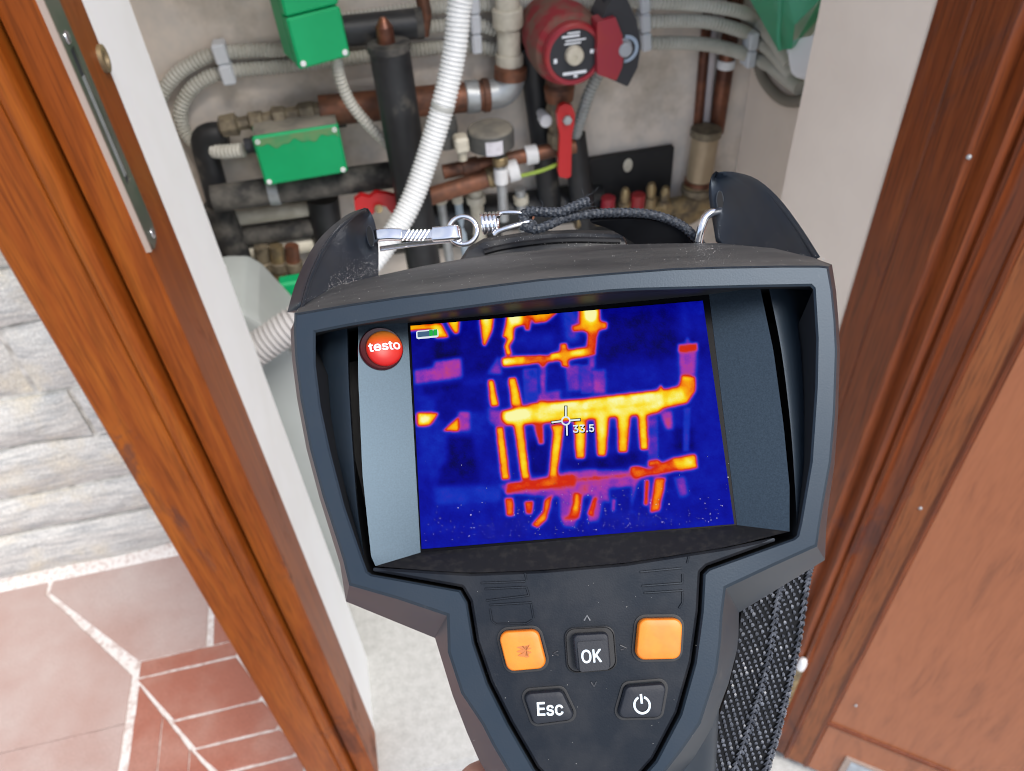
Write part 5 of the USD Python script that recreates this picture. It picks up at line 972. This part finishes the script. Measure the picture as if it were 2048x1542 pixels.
# settled dust
dl = []
def speck(p, r):
    m = trimesh.creation.icosahedron() if False else trimesh.creation.box((2, 2, 1)); m = hullm(np.array([[1, 0, 0], [-1, 0, 0], [0, 1, 0], [0, -1, 0], [0, 0, 0.7], [0, 0, -0.7]]) * r * rng.uniform(0.6, 1.3, 3)); m.apply_translation(p); return m
for k in range(240):  # lower part of the glass
    x = rng.uniform(130, 1850); y = 1480 - rng.exponential(110) - (x - 100) * 0.075
    if y > 700: dl.append(speck(scrp(x, y, 0.0005), rng.uniform(0.00004, 0.0001) * (1.8 if rng.random() < 0.07 else 1)))
for k in range(520):  # foot of the left ear
    t = rng.uniform(0, 1) ** 0.8; p = dv(612 + 148 * t + rng.normal(0, 6), 620 - 75 * t ** 0.8 - abs(rng.normal(0, 10 + 12 * t)), -0.006 - 0.024 * t); dl.append(speck(p + [0, 0, 0.0016], rng.uniform(0.00004, 0.0001)))
for k in range(420):  # foot of the right ear
    x = rng.uniform(1440, 1632); yb = np.interp(x, [1440, 1510, 1569, 1620, 1632], [486, 490, 509, 524, 528]); t = (x - 1440) / 190
    p = dv(x, yb - abs(rng.normal(0, 16 + 8 * (1 - t))) + 2, -0.035 + 0.028 * t ** 1.3 + 0.0024); dl.append(speck(p, rng.uniform(0.00003, 0.00008)))
for k in range(260):  # along the hood and the lens housing
    i = rng.uniform(0, 11.9); i0 = int(i); t = rng.uniform(0.05, 0.95); p = (Od[i0] * (1 - t) + R2[i0] * t) * (1 - i + i0) + (Od[i0 + 1] * (1 - t) + R2[i0 + 1] * t) * (i - i0); dl.append(speck(p + [0, 0.0016 * math.sin(math.pi * t), 0.0001], rng.uniform(0.00004, 0.00009)))
for k in range(150):
    x = rng.uniform(930, 1250); dl.append(speck(dv(x, rng.uniform(468, 492), -0.0442), rng.uniform(0.00006, 0.00012)))
for k in range(45):
    p = dvf(rng.uniform(930, 1400), rng.uniform(1150, 1530), -0.0002); dl.append(speck(p, rng.uniform(0.00005, 0.0001)))
dev.add("dust", cat(*dl), M("dust", (0.55, 0.53, 0.5), 0.9), False, kind="stuff")

# ================================================================== STRAPS AND CLIP ON THE CAMERA
def wpt(p): return TW + RW @ np.asarray(p)
def D(px, py, w): return wpt(dv(px, py, w))
LOCAL = dict(frame=DEV)
ws = Thing("wrist_clip", "shiny metal strap clip with knurled sleeve, ring and twisted wire hooked to the left ear", "strap clip", frame=DEV)
def L3(*q): return np.array([dv(*p) for p in q])
def ribbon(pts, w, t):
    """flat bar along a path in the picture plane"""
    q = spl(pts, 6); T_, _, _ = frames(q); rings = []
    for p, d in zip(q, T_):
        n = np.cross([0, 0, 1.0], d); n /= np.linalg.norm(n); k = np.cross(d, n)
        rings.append(np.array([p + n * w / 2 * math.copysign(abs(math.cos(a)) ** 0.35, math.cos(a)) + k * t / 2 * math.copysign(abs(math.sin(a)) ** 0.5, math.sin(a)) for a in np.arange(20) / 20 * 2 * np.pi]))
    return loft(rings)
wk = -0.033
ws.add("end_crimp", ribbon(L3((740, 478, wk - 0.001), (752, 472, wk + 0.001), (775, 469, wk + 0.0015), (803, 470, wk + 0.0012)), 0.0036, 0.0022), chrome, 40)
kn = ws.add("sleeve", ribbon(L3((803, 470, wk + 0.001), (835, 471, wk + 0.001), (868, 469, wk + 0.001)), 0.0031, 0.0018), steel, 40)
xs = []
for k in range(-2, 9):
    a0 = dv(803 + k * 8, 459, wk + 0.002); a1 = dv(803 + k * 8 + 14, 481, wk + 0.002); b1 = dv(803 + k * 8 - 14, 481, wk + 0.002)
    for q in (a1, b1):
        p0, p1 = a0.copy(), q.copy(); lo, hi = dv(804, 470, wk)[0], dv(868, 470, wk)[0]
        if p0[0] > lo and p0[0] < hi and lo < p1[0] < hi: xs.append(tube([p0, p1], 0.00009, 5))
if xs: ws.add("knurling", cat(*xs), chrome, 40, under=kn)
ws.add("end_crimp", ribbon(L3((866, 469, wk + 0.0014), (890, 467, wk + 0.0018), (912, 465, wk + 0.0015), (918, 470, wk - 0.0005)), 0.0044, 0.0020), chrome, 40)
ws.add("rear_strip", ribbon(L3((760, 498, wk - 0.003), (820, 489, wk - 0.003), (870, 483, wk - 0.002), (900, 480, wk - 0.001)), 0.0016, 0.0008), steel, 40)
a = np.radians(np.arange(0, 360, 10)); rc = dv(926, 461, wk); rr_ = 31 * 0.213 / FP
ring = np.stack([rc[0] + rr_ * np.cos(a), rc[1] + rr_ * 0.93 * np.sin(a), rc[2] + 0.001 * np.sin(a)], 1)
ws.add("split_ring", tube(ring, 0.00075, 10, False, closed=True), chrome, 50)
hx = []
for i in range(120):
    t = i / 119; a_ = t * 2 * math.pi * 4.2; hx.append(dv(964 + 34 * t, 447 - 2 * t, wk) + np.array([0.0, 0.0029 * math.cos(a_), 0.0020 * math.sin(a_)]))
ws.add("wire_coil", tube(hx, 0.0006, 8), chrome, 50)
ws.add("hook_wire", tube(spl(L3((996, 428, wk), (1010, 425, wk + 0.001), (1040, 426, wk + 0.001), (1056, 436, wk), (1062, 448, wk)), 6), 0.0007, 8), chrome, 50)
ws.add("hook_wire", tube(spl(L3((988, 470, wk + 0.001), (998, 462, wk + 0.0015), (1025, 453, wk + 0.0018), (1055, 444, wk + 0.0012), (1064, 434, wk)), 6), 0.00085, 8), chrome, 50)

cord_m = M("black_cord", (0.022, 0.026, 0.034), 0.5, obj=True, col2=(0.075, 0.085, 0.10), ns=900, lo=0.45, hi=0.7)
web_m = M("black_webbing", (0.004, 0.0045, 0.006), 0.7, obj=True, spec=0.2)
weave_m = M("webbing_thread", (0.05, 0.055, 0.068), 0.34, obj=True, col2=(0.13, 0.14, 0.165), ns=500)
def grain_bead(c, d, n, a, b, h):
    """one strand of a braid: a slim bump along d on a surface with normal n"""
    d = d / np.linalg.norm(d); s = np.cross(n, d); s /= np.linalg.norm(s) + 1e-12
    p = [c + d * a, c + d * a * 0.5 + s * b + n * h * 0.5, c + d * a * 0.5 - s * b + n * h * 0.5, c + n * h, c - d * a * 0.5 + s * b + n * h * 0.5, c - d * a * 0.5 - s * b + n * h * 0.5, c - d * a]
    f = [[0, 1, 3], [0, 3, 2], [1, 4, 3], [2, 3, 5], [4, 6, 3], [5, 3, 6], [0, 2, 6], [0, 6, 1], [1, 6, 4], [2, 5, 6]]
    return np.array(p), f
def braid(path, r, pitch):
    """round plaited cord: core and strands in herringbone"""
    q, s = resample(spl(path, 8), pitch); T_, U, V_ = frames(q); vs, fs, k = [], [], 0
    for i in range(len(q)):
        for j in range(8):
            for sg_ in (0,):
                an = j / 8 * 2 * np.pi + (0.5 if i % 2 else 0) * 2 * np.pi / 8; n = math.cos(an) * U[i] + math.sin(an) * V_[i]; tdir = np.cross(T_[i], n); d = T_[i] + tdir * (0.75 if j % 2 else -0.75)
                p, f = grain_bead(q[i] + n * r * 0.78, d, n, pitch * 0.85, pitch * 0.36, r * 0.36); vs.append(p); fs += [[a + k for a in t] for t in f]; k += len(p)
    m = tm(np.vstack(vs), fs); return tube(q, r * 0.86, 12), m
wc = Thing("lanyard", "black plaited cord knotted to the metal clip and running to the right ear's ring", "strap cord", frame=DEV)
for nm, pth_, r in (("cord", L3((1046, 452, wk + 0.001), (1070, 459, wk + 0.002), (1100, 449, wk + 0.002), (1130, 436, wk + 0.001), (1180, 428, wk), (1240, 425, wk - 0.001), (1290, 427, wk - 0.002), (1330, 436, wk - 0.003), (1365, 452, wk - 0.004), (1392, 476, wk - 0.005), (1404, 492, wk - 0.006)), 0.0013),
                    ("loose_end", L3((1066, 450, wk), (1046, 436, wk + 0.001), (1058, 423, wk + 0.002), (1085, 424, wk + 0.003), (1120, 424, wk + 0.003), (1148, 413, wk + 0.003), (1174, 403, wk + 0.003)), 0.00140)):
    c_, b_ = braid(pth_, r, 0.00125); p = wc.add(nm, c_, cord_m, 50); wc.add("plait", b_, cord_m, False, under=p)
fz = []
for k in range(26):
    p0 = dv(1168 + rng.normal(0, 4), 404 + rng.normal(0, 4), wk + 0.003); d = rng.normal(0, 1, 3) * 0.0011 + [0.0006, 0.0004, 0]; fz.append(tube([p0, p0 + d * 0.6, p0 + d + rng.normal(0, 0.0003, 3)], 0.00005, 4))
fz.append(tube(spl(L3((1160, 397, wk + 0.003), (1178, 390, wk + 0.003), (1190, 382, wk + 0.003), (1197, 373, wk + 0.003)), 5), 0.00006, 4)); fz.append(tube(spl(L3((1083, 420, wk + 0.003), (1086, 408, wk + 0.003), (1079, 398, wk + 0.003)), 5), 0.00005, 4)); fz.append(tube(spl(L3((1118, 420, wk + 0.003), (1130, 410, wk + 0.003), (1130, 401, wk + 0.003)), 5), 0.00005, 4))
wc.add("frayed_fibre", cat(*fz), cord_m, 40, kind="stuff")
def webbing(t, La, Lb, rows, cols, ridges, h=0.0003):
    """woven band between two edges (body axes): sheet with thickness, thread bumps and chain-stitched ridges"""
    A, B = spl(La, 10), spl(Lb, 10); k = rows
    A = np.stack([np.interp(np.linspace(0, 1, k), np.linspace(0, 1, len(A)), A[:, i]) for i in range(3)], 1); B = np.stack([np.interp(np.linspace(0, 1, k), np.linspace(0, 1, len(B)), B[:, i]) for i in range(3)], 1)
    g = np.array([A * (1 - s) + B * s for s in np.linspace(0, 1, 9)]); m0 = facing(tm(g.reshape(-1, 3), grid_faces(9, k, False)), [0, 0, 1]); nv = m0.vertex_normals.reshape(9, k, 3); b = g - nv * 0.0012
    v = np.vstack([g.reshape(-1, 3), b.reshape(-1, 3)]); N = 9 * k; f = list(map(list, m0.faces)) + [[a + N, c_ + N, d_ + N] for a, d_, c_ in m0.faces]
    rim = [(0, j) for j in range(k)] + [(i, k - 1) for i in range(1, 9)] + [(8, j) for j in range(k - 2, -1, -1)] + [(i, 0) for i in range(7, 0, -1)]
    for q in range(len(rim)):
        i, j = rim[q]; i2, j2 = rim[(q + 1) % len(rim)]; a, b2 = i * k + j, i2 * k + j2; f += [[a, a + N, b2 + N], [a, b2 + N, b2]]
    m = tm(v, f); m.fix_normals(); bp2 = t.add("band", m, web_m, 40)
    vs, fs, kk = [], [], 0; vr, fr_, kr = [], [], 0
    for i in range(k - 1):
        d = (A[i + 1] - A[i]) ; nrm = nv[4, i]; W_ = np.linalg.norm(B[i] - A[i])
        for j in range(cols):
            s = (j + 0.5 + (0.25 if i % 2 else -0.25)) / cols; c = A[i] * (1 - s) + B[i] * s
            if any(abs(s - rr) < 0.55 / cols for rr in ridges): continue
            p, f = grain_bead(c + nrm * 0.0001, d + (B[i] - A[i]) * 0.02, nrm, np.linalg.norm(d) * 0.45 * rng.uniform(0.65, 1.15), W_ / cols * 0.27 * rng.uniform(0.75, 1.1), h * rng.uniform(0.6, 1.1)); vs.append(p); fs += [[a + kk for a in t_] for t_ in f]; kk += 7
        for rr in ridges:
            for sgn in (-1, 1):
                c = A[i] * (1 - rr) + B[i] * rr + nrm * 0.0004 + (B[i] - A[i]) / W_ * sgn * W_ / cols * 0.28; dd = d / np.linalg.norm(d) + sgn * 0.8 * (B[i] - A[i]) / W_; p, f = grain_bead(c, dd, nrm, np.linalg.norm(d) * 0.75, W_ / cols * 0.22, h * 1.8); vr.append(p); fr_ += [[a + kr for a in t_] for t_ in f]; kr += 7
    t.add("weave", tm(np.vstack(vs), fs), weave_m, False, under=bp2, kind="stuff")
    if vr: t.add("ridge_stitching", tm(np.vstack(vr), fr_), weave_m, False, under=bp2, kind="stuff")
wc_b = L3((1180, 436, wk - 0.002), (1240, 433, wk - 0.003), (1300, 436, wk - 0.004), (1340, 446, wk - 0.005), (1372, 464, wk - 0.006), (1396, 490, wk - 0.007)); wc_c = L3((1190, 440, wk - 0.004), (1225, 455, wk - 0.008), (1262, 478, wk - 0.011), (1300, 505, wk - 0.013), (1340, 512, wk - 0.014), (1390, 515, wk - 0.014))
webbing(wc, wc_b, wc_c, 46, 8, ())
ws2 = Thing("ring_hook", "bent shiny wire hook through the right ear's slot", "hook", frame=DEV)
ws2.add("wire", tube(spl(L3((1446, 412, -0.036), (1438, 421, -0.034), (1424, 425, -0.0325), (1410, 436, -0.0325), (1403, 455, -0.033), (1397, 480, -0.035), (1395, 505, -0.037), (1394, 530, -0.038)), 6), 0.00125, 12), chrome, 50)
hand_strap = Thing("hand_strap", "wide black ribbed webbing strap hanging behind the grip at the lower right", "strap", frame=DEV)
sa = L3((1500, 1150, -0.030), (1482, 1230, -0.034), (1470, 1320, -0.038), (1445, 1410, -0.042), (1412, 1500, -0.045), (1370, 1590, -0.048), (1300, 1700, -0.050)); sb = L3((1632, 1100, -0.036), (1620, 1160, -0.038), (1603, 1280, -0.040), (1582, 1380, -0.043), (1560, 1470, -0.045), (1530, 1570, -0.047), (1480, 1700, -0.050))
webbing(hand_strap, sa, sb, 54, 12, (0.50, 0.93), 0.0007)

# ================================================================== THE HAND ROUND THE GRIP (mostly below the frame)
import manifold3d as mf3
def chain(pts, rads):
    parts = []
    for a, b, ra, rb in zip(pts[:-1], pts[1:], rads[:-1], rads[1:]):
        s1 = trimesh.creation.icosphere(2, ra); s1.apply_translation(a); s2 = trimesh.creation.icosphere(2, rb); s2.apply_translation(b); parts.append(hullm(np.vstack([s1.vertices, s2.vertices])))
    return parts
def to_mf(m): return mf3.Manifold(mf3.Mesh(np.asarray(m.vertices, np.float32), np.asarray(m.faces, np.uint32)))
hb = []
palm = [(-0.026, -0.125, -0.052), (-0.028, -0.172, -0.066), (-0.014, -0.168, -0.020), (-0.018, -0.128, -0.022)]
s_ = []
for c, r in zip(palm, (0.0125, 0.0125, 0.012, 0.011)):
    s1 = trimesh.creation.icosphere(2, r); s1.apply_translation(c); s_.append(s1.vertices)
hb.append(hullm(np.vstack(s_)))
for k, (v0, ln, rr) in enumerate(((-0.124, 1.0, 0.0088), (-0.142, 1.06, 0.009), (-0.160, 1.0, 0.0086), (-0.176, 0.85, 0.0078))):
    w0 = -0.058 - 0.004 * k; base = (-0.026, v0 - 0.002, w0)
    hb += chain([base, (-0.010, v0 - 0.002, w0 - 0.026 * ln), (0.016, v0 - 0.004, w0 - 0.022 * ln), (0.030, v0 - 0.006, w0 + 0.004)], [rr * 1.15, rr, rr * 0.95, rr * 0.82])
hb += chain([(-0.018, -0.150, -0.026), (-0.022, -0.122, -0.016), (-0.006, -0.110, -0.0085), (0.012, -0.113, -0.0068)], [0.0135, 0.0110, 0.0095, 0.0080])
hb += chain([(-0.022, -0.160, -0.044), (-0.030, -0.20, -0.050), (-0.045, -0.27, -0.055), (-0.06, -0.34, -0.05)], [0.024, 0.026, 0.030, 0.035])
hb += chain([(-0.024, -0.132, -0.040), (-0.0275, -0.105, -0.036), (-0.0278, -0.0885, -0.035)], [0.0125, 0.0105, 0.0085])
hm = to_mf(hb[0])
for q in hb[1:]: hm = hm + to_mf(q)
hm = hm.refine_to_length(0.0035); mm = hm.to_mesh(); hand = trimesh.Trimesh(mm.vert_properties[:, :3], mm.tri_verts, process=True)
trimesh.smoothing.filter_taubin(hand, iterations=12)
skin = usdkit.material(stage, "/World/Looks/skin", {"t": ("texture_coordinate", {}), "n": ("noise_texture", {"scale": 180.0, "detail": 4.0}), "x": ("mix_color", {"a": (0.46, 0.25, 0.18), "b": (0.38, 0.18, 0.13)}), "b": ("bump", {"strength": 0.2, "distance": 0.0003}), "n2": ("noise_texture", {"scale": 1400.0}), "p": ("principled_bsdf", {"roughness": 0.5, "subsurface_weight": 0.15, "subsurface_scale": 0.003})},
    [("t.object", "n.vector"), ("n.fac", "x.fac"), ("x.result", "p.base_color"), ("t.object", "n2.vector"), ("n2.fac", "b.height"), ("b.normal", "p.normal")], surface="p.BSDF")
person = Thing("person", "bare hand gripping the thermal camera's handle at the bottom edge", "person", frame=DEV)
bd_ = person.add("body", hand, skin, True)
for k, (v0, w0) in enumerate(((-0.124, -0.054), (-0.142, -0.058), (-0.160, -0.062), (-0.176, -0.066))):
    person.add("fingernail", ball((0.036, v0 - 0.006, w0 + 0.004), 0.0045, 2, (0.45, 1, 1.1)), M("nail_%s" % "abcd"[k], (0.55, 0.33, 0.27), 0.3), True, under=bd_)
